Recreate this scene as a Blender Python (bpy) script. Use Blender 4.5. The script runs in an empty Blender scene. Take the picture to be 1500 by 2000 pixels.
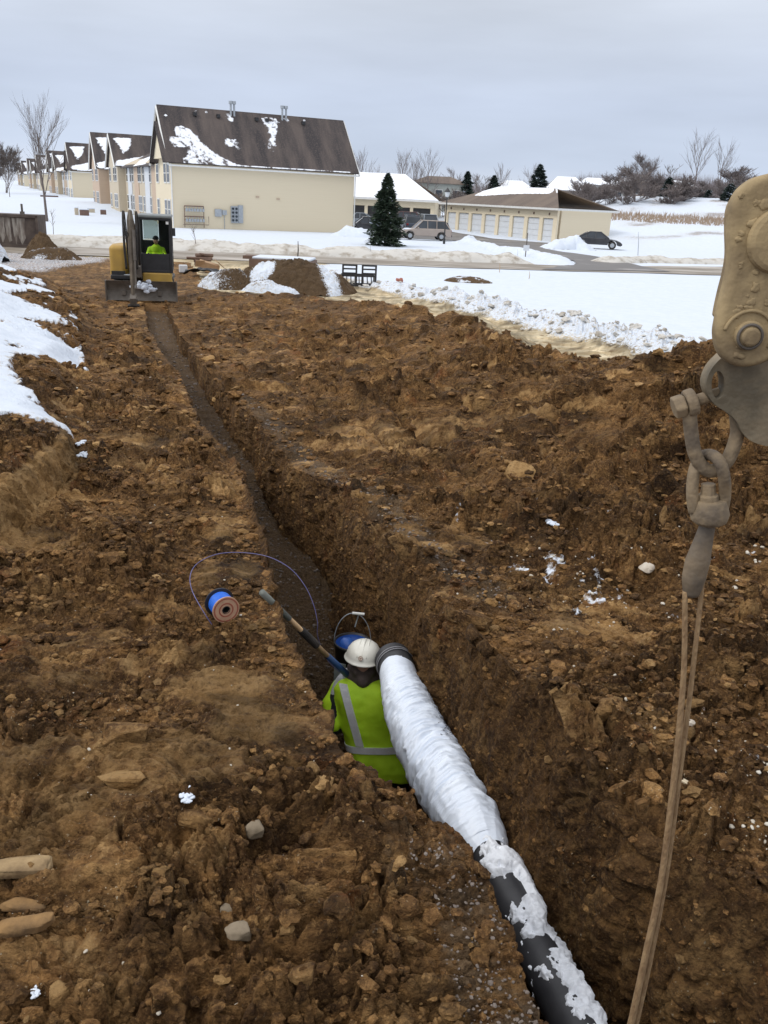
import bpy, math, random
import numpy as np
from math import sin, cos, pi, radians, atan2, sqrt
from mathutils import Vector, Matrix
random.seed(7)
S = bpy.context.scene
COL = S.collection
# ------------------------------------------------------------------ camera
CZ = 2.3; PITCH = radians(20.4); ROLL = radians(2.8); FPX = 1650.0
_F = Vector((0, cos(PITCH), -sin(PITCH))); _R0 = Vector((1, 0, 0)); _U0 = Vector((0, sin(PITCH), cos(PITCH)))
_R = _R0*cos(ROLL)+_U0*sin(ROLL); _U = -_R0*sin(ROLL)+_U0*cos(ROLL)
cam = bpy.data.cameras.new('camera'); camo = bpy.data.objects.new('camera', cam); COL.objects.link(camo)
m = Matrix.Identity(4)
for i in range(3):
    m[i][0] = _R[i]; m[i][1] = _U[i]; m[i][2] = -_F[i]
m[2][3] = CZ
camo.matrix_world = m
cam.sensor_fit = 'VERTICAL'; cam.sensor_height = 24.0; cam.lens = 24.0*FPX/2000.0
cam.clip_start = 0.05; cam.clip_end = 3000
S.camera = camo
def ray(x, y): return _F*FPX+_R*(x-750)+_U*(1000-y)
def at(x, y, z):
    d = ray(x, y); t = (z-CZ)/d.z; return Vector((d.x*t, d.y*t, z))
def atY(x, y, Y):
    d = ray(x, y); t = Y/d.y; return Vector((0, 0, CZ))+d*t
# ------------------------------------------------------------------ world / light
SUN_EL, SUN_AZ = radians(46), radians(-112)      # azimuth clockwise from +Y : from the left
w = bpy.data.worlds.new('World'); S.world = w; w.use_nodes = True
nt = w.node_tree; nt.nodes.clear()
N = nt.nodes.new; L = nt.links.new
out = N('ShaderNodeOutputWorld'); bg = N('ShaderNodeBackground'); L(bg.outputs[0], out.inputs[0])
sky = N('ShaderNodeTexSky'); sky.sky_type = 'NISHITA'; sky.sun_disc = False
sky.sun_elevation = SUN_EL; sky.sun_rotation = SUN_AZ
tc = N('ShaderNodeTexCoord'); sep = N('ShaderNodeSeparateXYZ'); L(tc.outputs['Generated'], sep.inputs[0])
ramp = N('ShaderNodeValToRGB'); L(sep.outputs['Z'], ramp.inputs[0])
e = ramp.color_ramp.elements
e[0].position = 0.0; e[0].color = (6.5, 7.0, 8.0, 1)
e[1].position = 1.0; e[1].color = (12.4, 12.5, 12.9, 1)
for p_, c_ in ((0.04, (5.6, 6.4, 7.9, 1)), (0.1, (5.6, 6.3, 7.75, 1)), (0.2, (6.4, 6.9, 7.8, 1)), (0.45, (9.8, 10.0, 10.5, 1))):
    q = e.new(p_); q.color = c_
mp = N('ShaderNodeMapping'); mp.inputs['Scale'].default_value = (1.6, 1.6, 9); L(tc.outputs['Generated'], mp.inputs[0])
nz = N('ShaderNodeTexNoise'); nz.inputs['Scale'].default_value = 1.7; nz.inputs['Detail'].default_value = 5; nz.inputs['Roughness'].default_value = .5
L(mp.outputs[0], nz.inputs['Vector'])
mr = N('ShaderNodeMapRange'); mr.inputs[1].default_value = .3; mr.inputs[2].default_value = .7; mr.inputs[3].default_value = .90; mr.inputs[4].default_value = 1.09
L(nz.outputs[0], mr.inputs[0])
mul = N('ShaderNodeVectorMath'); mul.operation = 'SCALE'; L(ramp.outputs[0], mul.inputs[0]); L(mr.outputs[0], mul.inputs['Scale'])
mx = N('ShaderNodeMix'); mx.data_type = 'RGBA'; mx.inputs[0].default_value = .94     # thick cloud cover over the clear sky
L(sky.outputs[0], mx.inputs[6]); L(mul.outputs[0], mx.inputs[7]); L(mx.outputs[2], bg.inputs[0])
bg.inputs[1].default_value = 0.1
sl = bpy.data.lights.new('sun', 'SUN'); sl.energy = 1.2; sl.angle = radians(18); sl.color = (1, .96, .9)
so = bpy.data.objects.new('sun', sl); COL.objects.link(so)
sd = Vector((sin(SUN_AZ)*cos(SUN_EL), cos(SUN_AZ)*cos(SUN_EL), sin(SUN_EL)))
so.rotation_euler = (-sd).to_track_quat('-Z', 'Y').to_euler()
S.view_settings.view_transform = 'Standard'; S.view_settings.look = 'None'; S.view_settings.gamma = 1
S.view_settings.exposure = 0.12
# ------------------------------------------------------------------ numpy noise
def _h(ix, iy, iz, seed):
    n = (ix.astype(np.int64)*374761393+iy.astype(np.int64)*668265263+iz.astype(np.int64)*2147483647+seed*974634777) & 0xffffffff
    n = ((n ^ (n >> 13))*1274126177) & 0xffffffff
    n = ((n ^ (n >> 16))*2246822519) & 0xffffffff
    return ((n ^ (n >> 15)) & 0xffffff)/float(0xffffff)
def vnoise(x, y, z, seed=0):
    fx, fy, fz = np.floor(x), np.floor(y), np.floor(z)
    u, v, w_ = x-fx, y-fy, z-fz
    u = u*u*(3-2*u); v = v*v*(3-2*v); w_ = w_*w_*(3-2*w_)
    r = 0
    for i in (0, 1):
        for j in (0, 1):
            for k in (0, 1):
                r = r+_h(fx+i, fy+j, fz+k, seed)*(u if i else 1-u)*(v if j else 1-v)*(w_ if k else 1-w_)
    return r*2-1
def fbm(x, y, z, sc, octv=4, seed=0, gain=.5):
    x = np.asarray(x, float); y = np.asarray(y, float); z = np.asarray(z, float)+np.zeros_like(x)
    a, r, t = 1., 0, 0
    for o in range(octv):
        s = (2.03**o)/sc
        r = r+a*vnoise(x*s+17.3*o, y*s-9.1*o, z*s+3.7*o, seed+o); t += a; a *= gain
    return r/t
def clods(x, y, sc, seed, ids=False):
    """broken-soil lumps: each cell a tilted, rounded facet"""
    X, Y = x/sc, y/sc
    fx, fy = np.floor(X), np.floor(Y)
    d1 = np.full(X.shape, 9.); d2 = np.full(X.shape, 9.); hv = np.zeros(X.shape); rid = np.zeros(X.shape)
    zero = np.zeros_like(fx)
    for i in (-1, 0, 1):
        for j in (-1, 0, 1):
            cx, cy = fx+i, fy+j
            px = cx+.1+.8*_h(cx, cy, zero, seed); py = cy+.1+.8*_h(cx, cy, zero+1, seed)
            dx, dy = X-px, Y-py
            d = np.sqrt(dx*dx+dy*dy)
            r = _h(cx, cy, zero+2, seed); tx = _h(cx, cy, zero+3, seed)-.5; ty = _h(cx, cy, zero+4, seed)-.5
            hh = r+(dx*tx+dy*ty)*1.3
            nearer = d < d1
            d2 = np.where(nearer, d1, np.minimum(d2, d)); hv = np.where(nearer, hh, hv); rid = np.where(nearer, tx+ty*.7, rid) if ids else rid; d1 = np.where(nearer, d, d1)
    edge = np.clip((d2-d1)/.35, 0, 1); edge = edge*(2-edge)
    return (hv*edge, rid*edge) if ids else hv*edge
def ss(a, b, x):
    t = np.clip((x-a)/(b-a), 0, 1); return t*t*(3-2*t)
# ------------------------------------------------------------------ materials
MATS = {}
def nodes_of(name):
    mt = bpy.data.materials.new(name); mt.use_nodes = True; n_ = mt.node_tree
    return mt, n_, n_.nodes['Principled BSDF']
def mat(name, c1, c2=None, scale=8, rough=.7, metal=0, bump=.1, detail=5, lo=.35, hi=.65, bscale=None, coat=0, spec=.5, stretch=None, alpha=None, trans=0):
    if name in MATS: return MATS[name]
    mt, n_, b = nodes_of(name); Nn = n_.nodes.new; Ll = n_.links.new
    c2 = c2 or tuple(v*.8 for v in c1)
    tc = Nn('ShaderNodeTexCoord'); src = tc.outputs['Object']
    if stretch:
        mp = Nn('ShaderNodeMapping'); mp.inputs['Scale'].default_value = stretch; Ll(src, mp.inputs[0]); src = mp.outputs[0]
    nz = Nn('ShaderNodeTexNoise'); nz.inputs['Scale'].default_value = scale; nz.inputs['Detail'].default_value = detail; nz.inputs['Roughness'].default_value = .6
    Ll(src, nz.inputs['Vector'])
    r = Nn('ShaderNodeMapRange'); r.inputs[1].default_value = lo; r.inputs[2].default_value = hi; Ll(nz.outputs[0], r.inputs[0])
    mx = Nn('ShaderNodeMix'); mx.data_type = 'RGBA'; mx.inputs[6].default_value = (*c1, 1); mx.inputs[7].default_value = (*c2, 1)
    Ll(r.outputs[0], mx.inputs[0]); Ll(mx.outputs[2], b.inputs['Base Color'])
    b.inputs['Roughness'].default_value = rough; b.inputs['Metallic'].default_value = metal
    b.inputs['Specular IOR Level'].default_value = spec
    if coat: b.inputs['Coat Weight'].default_value = coat
    if trans: b.inputs['Transmission Weight'].default_value = trans
    if bump:
        nb = Nn('ShaderNodeTexNoise'); nb.inputs['Scale'].default_value = bscale or scale*3; nb.inputs['Detail'].default_value = 4
        Ll(src, nb.inputs['Vector'])
        bp = Nn('ShaderNodeBump'); bp.inputs['Strength'].default_value = bump; bp.inputs['Distance'].default_value = .02
        Ll(nb.outputs[0], bp.inputs['Height']); Ll(bp.outputs[0], b.inputs['Normal'])
    MATS[name] = mt
    return mt
def soil_material():
    mt, n_, b = nodes_of('soil_and_snow'); Nn = n_.nodes.new; Ll = n_.links.new
    tc = Nn('ShaderNodeTexCoord'); P = tc.outputs['Object']
    def noise(s, d=5, r=.6, sc=None):
        z = Nn('ShaderNodeTexNoise'); z.inputs['Scale'].default_value = s; z.inputs['Detail'].default_value = d; z.inputs['Roughness'].default_value = r
        if sc:
            mp = Nn('ShaderNodeMapping'); mp.inputs['Scale'].default_value = sc; Ll(P, mp.inputs[0]); Ll(mp.outputs[0], z.inputs['Vector'])
        else: Ll(P, z.inputs['Vector'])
        return z.outputs[0]
    def rng(x, a, b_, c=0, d=1):
        q = Nn('ShaderNodeMapRange'); q.inputs[1].default_value = a; q.inputs[2].default_value = b_; q.inputs[3].default_value = c; q.inputs[4].default_value = d
        Ll(x, q.inputs[0]); return q.outputs[0]
    def mix(f, A, B, mode='MIX'):
        q = Nn('ShaderNodeMix'); q.data_type = 'RGBA'; q.blend_type = mode
        for idx, v in ((0, f), (6, A), (7, B)):
            if isinstance(v, (tuple, float, int)): q.inputs[idx].default_value = v if not isinstance(v, tuple) else (*v, 1)
            else: Ll(v, q.inputs[idx])
        return q.outputs[2]
    def mth(op, a, b_=None, c=None):
        q = Nn('ShaderNodeMath'); q.operation = op
        for i, v in enumerate((a, b_, c)):
            if v is None: continue
            if isinstance(v, (int, float)): q.inputs[i].default_value = v
            else: Ll(v, q.inputs[i])
        return q.outputs[0]
    a1 = Nn('ShaderNodeAttribute'); a1.attribute_name = 'm1'; s1 = Nn('ShaderNodeSeparateColor'); Ll(a1.outputs['Color'], s1.inputs[0])
    a2 = Nn('ShaderNodeAttribute'); a2.attribute_name = 'm2'; s2 = Nn('ShaderNodeSeparateColor'); Ll(a2.outputs['Color'], s2.inputs[0])
    snow, clay, grav = s1.outputs; mud, dark, tone = s2.outputs
    c = mix(rng(noise(1.3, 7, .68), .38, .62), (.066, .034, .016), (.195, .112, .052))
    c = mix(rng(noise(9, 5, .62, (.55, 1.5, 1)), .46, .66), c, (.30, .178, .080))
    c = mix(rng(noise(3.1, 6, .65, (.6, 1.4, 1)), .55, .64), c, (.38, .245, .122))
    c = mix(rng(noise(2.2, 5, .6), .60, .72), c, (.22, .092, .036))
    c = mix(rng(noise(26, 6, .78, (.7, 1.3, 1)), .44, .64, .0, .9), c, (.042, .023, .011))
    c = mix(rng(noise(55, 4, .7, (1, .45, 1)), .52, .68, 0, .75), c, (.36, .225, .11))
    c = mix(mth('MULTIPLY', rng(noise(70, 2, .5), .69, .73), rng(noise(1.1, 3), .45, .6)), c, (.5, .46, .40))
    # gravelly fill
    g = mix(rng(noise(60, 3, .6), .35, .7), (.075, .052, .036), (.215, .16, .115))
    def msk(x, amp=.5, nzv=None): return rng(mth('ADD', x, mth('MULTIPLY', mth('SUBTRACT', nzv, .5), amp)), .42, .58)
    n7 = noise(7, 6, .65); n20 = noise(16, 5, .65)
    c = mix(mth('MULTIPLY', msk(grav, .9, n7), .85), c, g)
    cl = mix(rng(noise(5, 4, .6), .35, .65), (.40, .275, .15), (.28, .175, .082))
    cl = mix(rng(noise(24, 4, .6), .5, .75), cl, (.14, .085, .042))
    c = mix(msk(clay, .9, n7), c, cl)
    md = mix(rng(noise(2.2, 6, .65, (.5, 1.6, 1)), .40, .58), (.44, .37, .27), (.63, .59, .51))
    md = mix(rng(noise(6, 5, .65), .55, .7), md, (.21, .14, .08))
    c = mix(msk(mud, .8, n7), c, md)
    c = mix(mth('MULTIPLY', dark, .6), c, (.035, .02, .011))
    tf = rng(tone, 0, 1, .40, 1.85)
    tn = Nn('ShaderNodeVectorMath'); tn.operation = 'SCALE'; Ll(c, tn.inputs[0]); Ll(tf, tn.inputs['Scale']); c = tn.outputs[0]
    wv = Nn('ShaderNodeVectorMath'); wv.operation = 'MULTIPLY'; Ll(c, wv.inputs[0]); wv.inputs[1].default_value = (1.04, .945, .75); c = wv.outputs[0]
    sn = mix(rng(noise(3, 5), .3, .7), (.66, .71, .785), (.60, .66, .745))
    dirty = rng(noise(11, 6, .72), .50, .66)
    sm = msk(snow, 1.1, n20)
    sn = mix(mth('MULTIPLY', dirty, mth('SUBTRACT', 1.0, rng(snow, .7, .98))), sn, (.45, .38, .28))
    c = mix(sm, c, sn)
    Ll(c, b.inputs['Base Color'])
    Ll(rng(noise(5, 3), .3, .7, .62, .92), b.inputs['Roughness']); b.inputs['Specular IOR Level'].default_value = .18
    bp = Nn('ShaderNodeBump'); bp.inputs['Distance'].default_value = .045; Ll(mth('MULTIPLY', mth('SUBTRACT', 1.0, mth('MULTIPLY', sm, .85)), 1.0), bp.inputs['Strength'])
    Ll(mth('ADD', noise(45, 6, .7), mth('MULTIPLY', noise(14, 5, .65), 1.3)), bp.inputs['Height']); Ll(bp.outputs[0], b.inputs['Normal'])
    return mt
SOIL = soil_material()
MATS['soil'] = SOIL
def snowy(name, ca, cb, sc=6):
    """roof covering with snow lying where the attribute m1 says so"""
    mt, n_, b = nodes_of(name); Nn = n_.nodes.new; Ll = n_.links.new
    tc = Nn('ShaderNodeTexCoord')
    def noise(s, d=5, sc3=(1, 1, 1)):
        mp = Nn('ShaderNodeMapping'); mp.inputs['Scale'].default_value = sc3; Ll(tc.outputs['Object'], mp.inputs[0])
        z = Nn('ShaderNodeTexNoise'); z.inputs['Scale'].default_value = s; z.inputs['Detail'].default_value = d; z.inputs['Roughness'].default_value = .62; Ll(mp.outputs[0], z.inputs['Vector']); return z.outputs[0]
    def rng(x, a, b_):
        q = Nn('ShaderNodeMapRange'); q.inputs[1].default_value = a; q.inputs[2].default_value = b_; Ll(x, q.inputs[0]); return q.outputs[0]
    m1 = Nn('ShaderNodeMix'); m1.data_type = 'RGBA'; m1.inputs[6].default_value = (*ca, 1); m1.inputs[7].default_value = (*cb, 1)
    Ll(rng(noise(.55, 5, (1.6, .25, .25)), .38, .62), m1.inputs[0])
    m1b = Nn('ShaderNodeMix'); m1b.data_type = 'RGBA'; m1b.inputs[7].default_value = (cb[0]*1.35, cb[1]*1.3, cb[2]*1.25, 1)
    Ll(m1.outputs[2], m1b.inputs[6]); Ll(rng(noise(9, 4), .5, .8), m1b.inputs[0])
    at_ = Nn('ShaderNodeAttribute'); at_.attribute_name = 'm1'; s1 = Nn('ShaderNodeSeparateColor'); Ll(at_.outputs['Color'], s1.inputs[0])
    ad = Nn('ShaderNodeMath'); ad.operation = 'MULTIPLY_ADD'; Ll(noise(2.6, 6), ad.inputs[0]); ad.inputs[1].default_value = .9; 
    sb = Nn('ShaderNodeMath'); sb.operation = 'SUBTRACT'; Ll(s1.outputs[0], sb.inputs[0]); sb.inputs[1].default_value = .45; Ll(sb.outputs[0], ad.inputs[2])
    m2 = Nn('ShaderNodeMix'); m2.data_type = 'RGBA'; m2.inputs[7].default_value = (.84, .87, .93, 1); Ll(m1b.outputs[2], m2.inputs[6]); Ll(rng(ad.outputs[0], .44, .56), m2.inputs[0])
    Ll(m2.outputs[2], b.inputs['Base Color']); b.inputs['Roughness'].default_value = .85
    return mt
# ------------------------------------------------------------------ mesh helpers
def rotm(rx=0, ry=0, rz=0): return Matrix.Rotation(rz, 4, 'Z') @ Matrix.Rotation(ry, 4, 'Y') @ Matrix.Rotation(rx, 4, 'X')
class MB:
    def __init__(s): s.v = []; s.f = []
    def add(s, vs, fs, M=None):
        o = len(s.v)
        s.v += [(M @ Vector(v)) if M is not None else Vector(v) for v in vs]
        s.f += [tuple(i+o for i in f) for f in fs]; return s
    def box(s, c, d, M=None, R=None):
        x, y, z = d[0]/2, d[1]/2, d[2]/2
        vs = [Vector((a, b, e_)) for e_ in (-z, z) for a, b in ((-x, -y), (x, -y), (x, y), (-x, y))]
        if R is not None: vs = [R @ v for v in vs]
        vs = [v+Vector(c) for v in vs]
        return s.add(vs, [(0, 3, 2, 1), (4, 5, 6, 7), (0, 1, 5, 4), (1, 2, 6, 5), (2, 3, 7, 6), (3, 0, 4, 7)], M)
    def tube(s, pts, rad, n=10, M=None, caps=True, sq=None):
        pts = [Vector(p) for p in pts]
        if not hasattr(rad, '__len__'): rad = [rad]*len(pts)
        vs, fs = [], []; up = None
        for i, p in enumerate(pts):
            t = (pts[min(i+1, len(pts)-1)]-pts[max(i-1, 0)]).normalized()
            if up is None: up = Vector((0, 0, 1)) if abs(t.z) < .9 else Vector((0, 1, 0))
            a = t.cross(up).normalized(); b = a.cross(t).normalized(); up = b
            for k in range(n):
                q = 2*pi*k/n
                vs.append(p+a*(cos(q)*rad[i])+b*(sin(q)*rad[i]*(sq or 1)))
        for i in range(len(pts)-1):
            for k in range(n):
                k2 = (k+1) % n
                fs.append((i*n+k, i*n+k2, (i+1)*n+k2, (i+1)*n+k))
        if caps:
            fs.append(tuple(range(n-1, -1, -1))); fs.append(tuple((len(pts)-1)*n+k for k in range(n)))
        return s.add(vs, fs, M)
    def cyl(s, a, b, r, n=16, r2=None, M=None): return s.tube([a, b], [r, r if r2 is None else r2], n, M)
    def lathe(s, prof, n=24, M=None, sx=1, sy=1):
        vs = [(r*cos(2*pi*k/n)*sx, r*sin(2*pi*k/n)*sy, z) for r, z in prof for k in range(n)]
        fs = [(i*n+k, i*n+(k+1) % n, (i+1)*n+(k+1) % n, (i+1)*n+k) for i in range(len(prof)-1) for k in range(n)]
        return s.add(vs, fs, M)
    def prism(s, poly, t0, t1, M=None, ax='y'):
        n = len(poly)
        f3 = {'y': lambda a, b, t: (a, t, b), 'z': lambda a, b, t: (a, b, t), 'x': lambda a, b, t: (t, a, b)}[ax]
        vs = [f3(a, b, t0) for a, b in poly]+[f3(a, b, t1) for a, b in poly]
        fs = [tuple(range(n)), tuple(range(2*n-1, n-1, -1))]+[(i, i+n, (i+1) % n+n, (i+1) % n) for i in range(n)]
        return s.add(vs, fs, M)
    def torus(s, c, R, r, nrm=(0, 0, 1), n=32, k=10, a0=0, a1=2*pi, sx=1, sy=1):
        q = Vector(nrm).to_track_quat('Z', 'Y').to_matrix(); c = Vector(c)
        closed = abs(a1-a0-2*pi) < 1e-6
        pts = [c+q @ Vector((R*sx*cos(a0+(a1-a0)*i/n), R*sy*sin(a0+(a1-a0)*i/n), 0)) for i in range(n+1)]
        return s.tube(pts, r, k, caps=not closed)
    def ico(s, c, r, sub=1, rough=.25, seed=0, sc=(1, 1, 1), M=None):
        V, Fc = ICO[sub]; rnd = random.Random(seed)
        V = V*np.array(sc)*r
        o = rnd.random()*90
        k = 1+rough*fbm(V[:, 0]+o, V[:, 1]+o, V[:, 2], r*1.1, 3, 3)
        vs = [Vector(p)+Vector(c) for p in V*k[:, None]]
        return s.add(vs, [tuple(f) for f in Fc], M)
    def build(s, name, mt, parent=None, smooth=False, bevel=0, org=None, seg=2, sub=0):
        me = bpy.data.meshes.new(name)
        vs = s.v if org is None else [v-Vector(org) for v in s.v]
        me.from_pydata([tuple(v) for v in vs], [], s.f); me.update()
        import bmesh
        bm = bmesh.new(); bm.from_mesh(me); bmesh.ops.recalc_face_normals(bm, faces=bm.faces); bm.to_mesh(me); bm.free()
        o = bpy.data.objects.new(name, me); COL.objects.link(o)
        if mt is not None: me.materials.append(mt)
        if parent is not None: o.parent = parent
        elif org is not None: o.location = org
        if smooth:
            me.polygons.foreach_set('use_smooth', [True]*len(me.polygons))
        if bevel:
            b = o.modifiers.new('bevel', 'BEVEL'); b.width = bevel; b.segments = seg; b.limit_method = 'ANGLE'; b.angle_limit = radians(35)
        if sub:
            b = o.modifiers.new('sub', 'SUBSURF'); b.levels = sub; b.render_levels = sub
        return o
def _ico():
    import bmesh
    r = {}
    for k in (0, 1, 2, 3):
        bm = bmesh.new(); bmesh.ops.create_icosphere(bm, subdivisions=k+1, radius=1)
        r[k] = (np.array([v.co[:] for v in bm.verts]), np.array([[v.index for v in f.verts] for f in bm.faces])); bm.free()
    return r
ICO = _ico()
def tag(o, label=None, cat=None, group=None, kind=None):
    for k, v in (('label', label), ('category', cat), ('group', group), ('kind', kind)):
        if v: o[k] = v
    return o
def empty(name, loc, rz=0, label=None, cat=None, group=None):
    o = bpy.data.objects.new(name, None); COL.objects.link(o); o.location = loc; o.rotation_euler = (0, 0, rz); o.empty_display_size = .2
    return tag(o, label, cat, group)
def copy_tree(o, parent=None):
    c = o.copy(); COL.objects.link(c); c.parent = parent
    for ch in [x for x in bpy.data.objects if x.parent == o]: copy_tree(ch, c)
    return c
def np_mesh(name, V, F, mt, attrs=None, smooth=True, parent=None):
    me = bpy.data.meshes.new(name); V = np.asarray(V, np.float32); F = np.asarray(F, np.int32); k = F.shape[1]
    me.vertices.add(len(V)); me.vertices.foreach_set('co', V.ravel())
    me.loops.add(F.size); me.loops.foreach_set('vertex_index', F.ravel())
    me.polygons.add(len(F)); me.polygons.foreach_set('loop_start', np.arange(0, F.size, k, dtype=np.int32))
    me.polygons.foreach_set('loop_total', np.full(len(F), k, np.int32))
    me.polygons.foreach_set('use_smooth', np.full(len(F), smooth, bool))
    me.update(calc_edges=True)
    for nm, A in (attrs or {}).items():
        a = me.attributes.new(nm, 'FLOAT_COLOR', 'POINT')
        a.data.foreach_set('color', np.concatenate([A, np.ones((len(A), 1))], 1).astype(np.float32).ravel())
    me.materials.append(mt)
    o = bpy.data.objects.new(name, me); COL.objects.link(o)
    if parent is not None: o.parent = parent
    return o
def grid_faces(nr, nc):
    i = np.arange(nr-1)[:, None]*nc+np.arange(nc-1)[None]
    i = i.ravel(); return np.stack([i, i+1, i+nc+1, i+nc], 1)
# ------------------------------------------------------------------ the ground
def zb(Y): return np.interp(Y, [0, 4, 6, 9, 14, 22, 30], [0, 0, -.2, -.45, -.7, -1.0, -1.2])
LE = np.array([(0.0, .95), (.9, .80), (1.86, .56), (2.25, .47), (2.45, .40), (2.62, .33), (2.75, .20), (2.95, .06), (3.1, -.08), (3.35, -.18), (3.7, -.37), (4.5, -.60), (5.0, -.74), (5.67, -.90), (6.9, -1.16), (8.75, -1.66), (9.97, -2.22), (12.4, -3.02), (14.5, -3.68), (16.8, -4.56), (21, -6.05), (26.1, -7.6), (46, -13)])
RE = np.array([(0, 2.6), (1.5, 2.05), (2.3, 1.52), (2.52, 1.32), (2.7, 1.17), (3.06, 1.02), (3.43, .92), (3.73, .81), (4.24, .65), (4.8, .44), (5.33, .25), (5.85, .04), (6.5, -.17), (7.48, -.36), (8.57, -1.0), (10.66, -1.66), (13.64, -2.78), (16.5, -3.84), (20.2, -5.06), (25.2, -6.62), (46, -12.2)])
def xL(y): return np.interp(y, LE[:, 0], LE[:, 1])
def xR(y): return np.interp(y, RE[:, 0], RE[:, 1])
def floor_z(y):
    f = np.interp(y, [0, 4, 5.6, 6.2, 7, 8, 12, 16, 20, 23, 25, 26.3], [-1.95, -1.9, -1.86, -1.6, -1.3, -1.18, -1.15, -1.18, -1.22, -1.27, -1.3, -1.32])
    return np.minimum(f, zb(y)-.0)
def polyd(x, y, P):
    """signed distance to polyline (positive on the camera/left side when the line runs away from the camera leftwards)"""
    best = np.full(x.shape, 1e9); sg = np.ones(x.shape)
    for (ax, ay), (bx, by) in zip(P[:-1], P[1:]):
        dx, dy = bx-ax, by-ay; L2 = dx*dx+dy*dy
        t = np.clip(((x-ax)*dx+(y-ay)*dy)/L2, 0, 1)
        ex, ey = x-(ax+t*dx), y-(ay+t*dy); d = np.sqrt(ex*ex+ey*ey)
        s_ = np.sign(dx*(y-ay)-dy*(x-ax)); n_ = d < best
        best = np.where(n_, d, best); sg = np.where(n_, s_, sg)
    return best*sg
CREST = [(9.5, 2.0), (8, 6), (6.5, 8.6), (5.2, 10.6), (4.4, 11.5), (3.95, 12.3), (3.4, 13), (2.81, 14), (2.16, 15.5), (1.78, 18.5), (1.05, 22), (-1.76, 27), (-4.2, 28.5), (-6.5, 31), (-8, 36)]
CH = [(2, .9), (11.5, 1.02), (12.3, .91), (13, .76), (14, .69), (15.5, .71), (18.5, .68), (22, .54), (27, .32), (31, .1), (36, 0)]
E1 = [at(*q, -1.2) for q in ((1500, 735), (1390, 708), (1200, 662), (1060, 628), (960, 602), (860, 580), (780, 562), (690, 545))]
E1 = [(p.x, p.y) for p in E1]+[(-3, 41), (-3.5, 47)]
CUT = [(-2.2, 1.5), (-2.5, 3.6), (-2.72, 5.4), (-3.0, 7.7), (-3.9, 10), (-5.9, 16), (-7.2, 20), (-10.2, 27), (-14.5, 36)]
def ground(x, y):
    """height and masks of the undisturbed ground"""
    z = zb(y)+0*x
    d = polyd(x, y, CREST)                      # >0 camera side
    hc = np.interp(y, [a for a, b in CH], [b for a, b in CH])
    rim = np.clip((x-xR(y))/1.2, 0, 1)
    lump = fbm(x, y, 0, 1.3, 3, 5)
    sp = hc*(ss(4.2, .2, d)*.85+.15*ss(1, .2, d))*ss(.2, 1, rim)*(1+.25*lump)
    back = ss(.1, 2.6, -d)
    z = (z+sp)*(1-back)+(-1.2)*back
    onright = ss(0, .6, x-xR(y))
    z = z+onright*(1-back)*.16*lump*ss(.3, 1.5, x-xR(y))
    # left bank : low cut edge, heap rising behind it
    dl = -polyd(x, y, CUT[::-1])
    dl = np.where(x < np.interp(y, [p[1] for p in CUT], [p[0] for p in CUT]), np.abs(dl), -np.abs(dl))
    jag = .12*fbm(x, y, 0, .6, 3, 9)
    near = ss(9.5, 7.5, y)
    cutp = near*ss(-.02, .10, dl+jag*.4)+(1-near)*ss(-.3, .5, dl+jag*2)
    heap = np.clip(dl, 0, 5)*np.interp(y, [3, 8, 12, 25, 33, 38], [.05, .14, .30, .34, .12, 0])
    heap = heap*(1+.35*fbm(x, y, 0, 1.4, 3, 12))
    z = z+.30*cutp*ss(34, 28, y)+heap
    return z, d, dl
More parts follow.
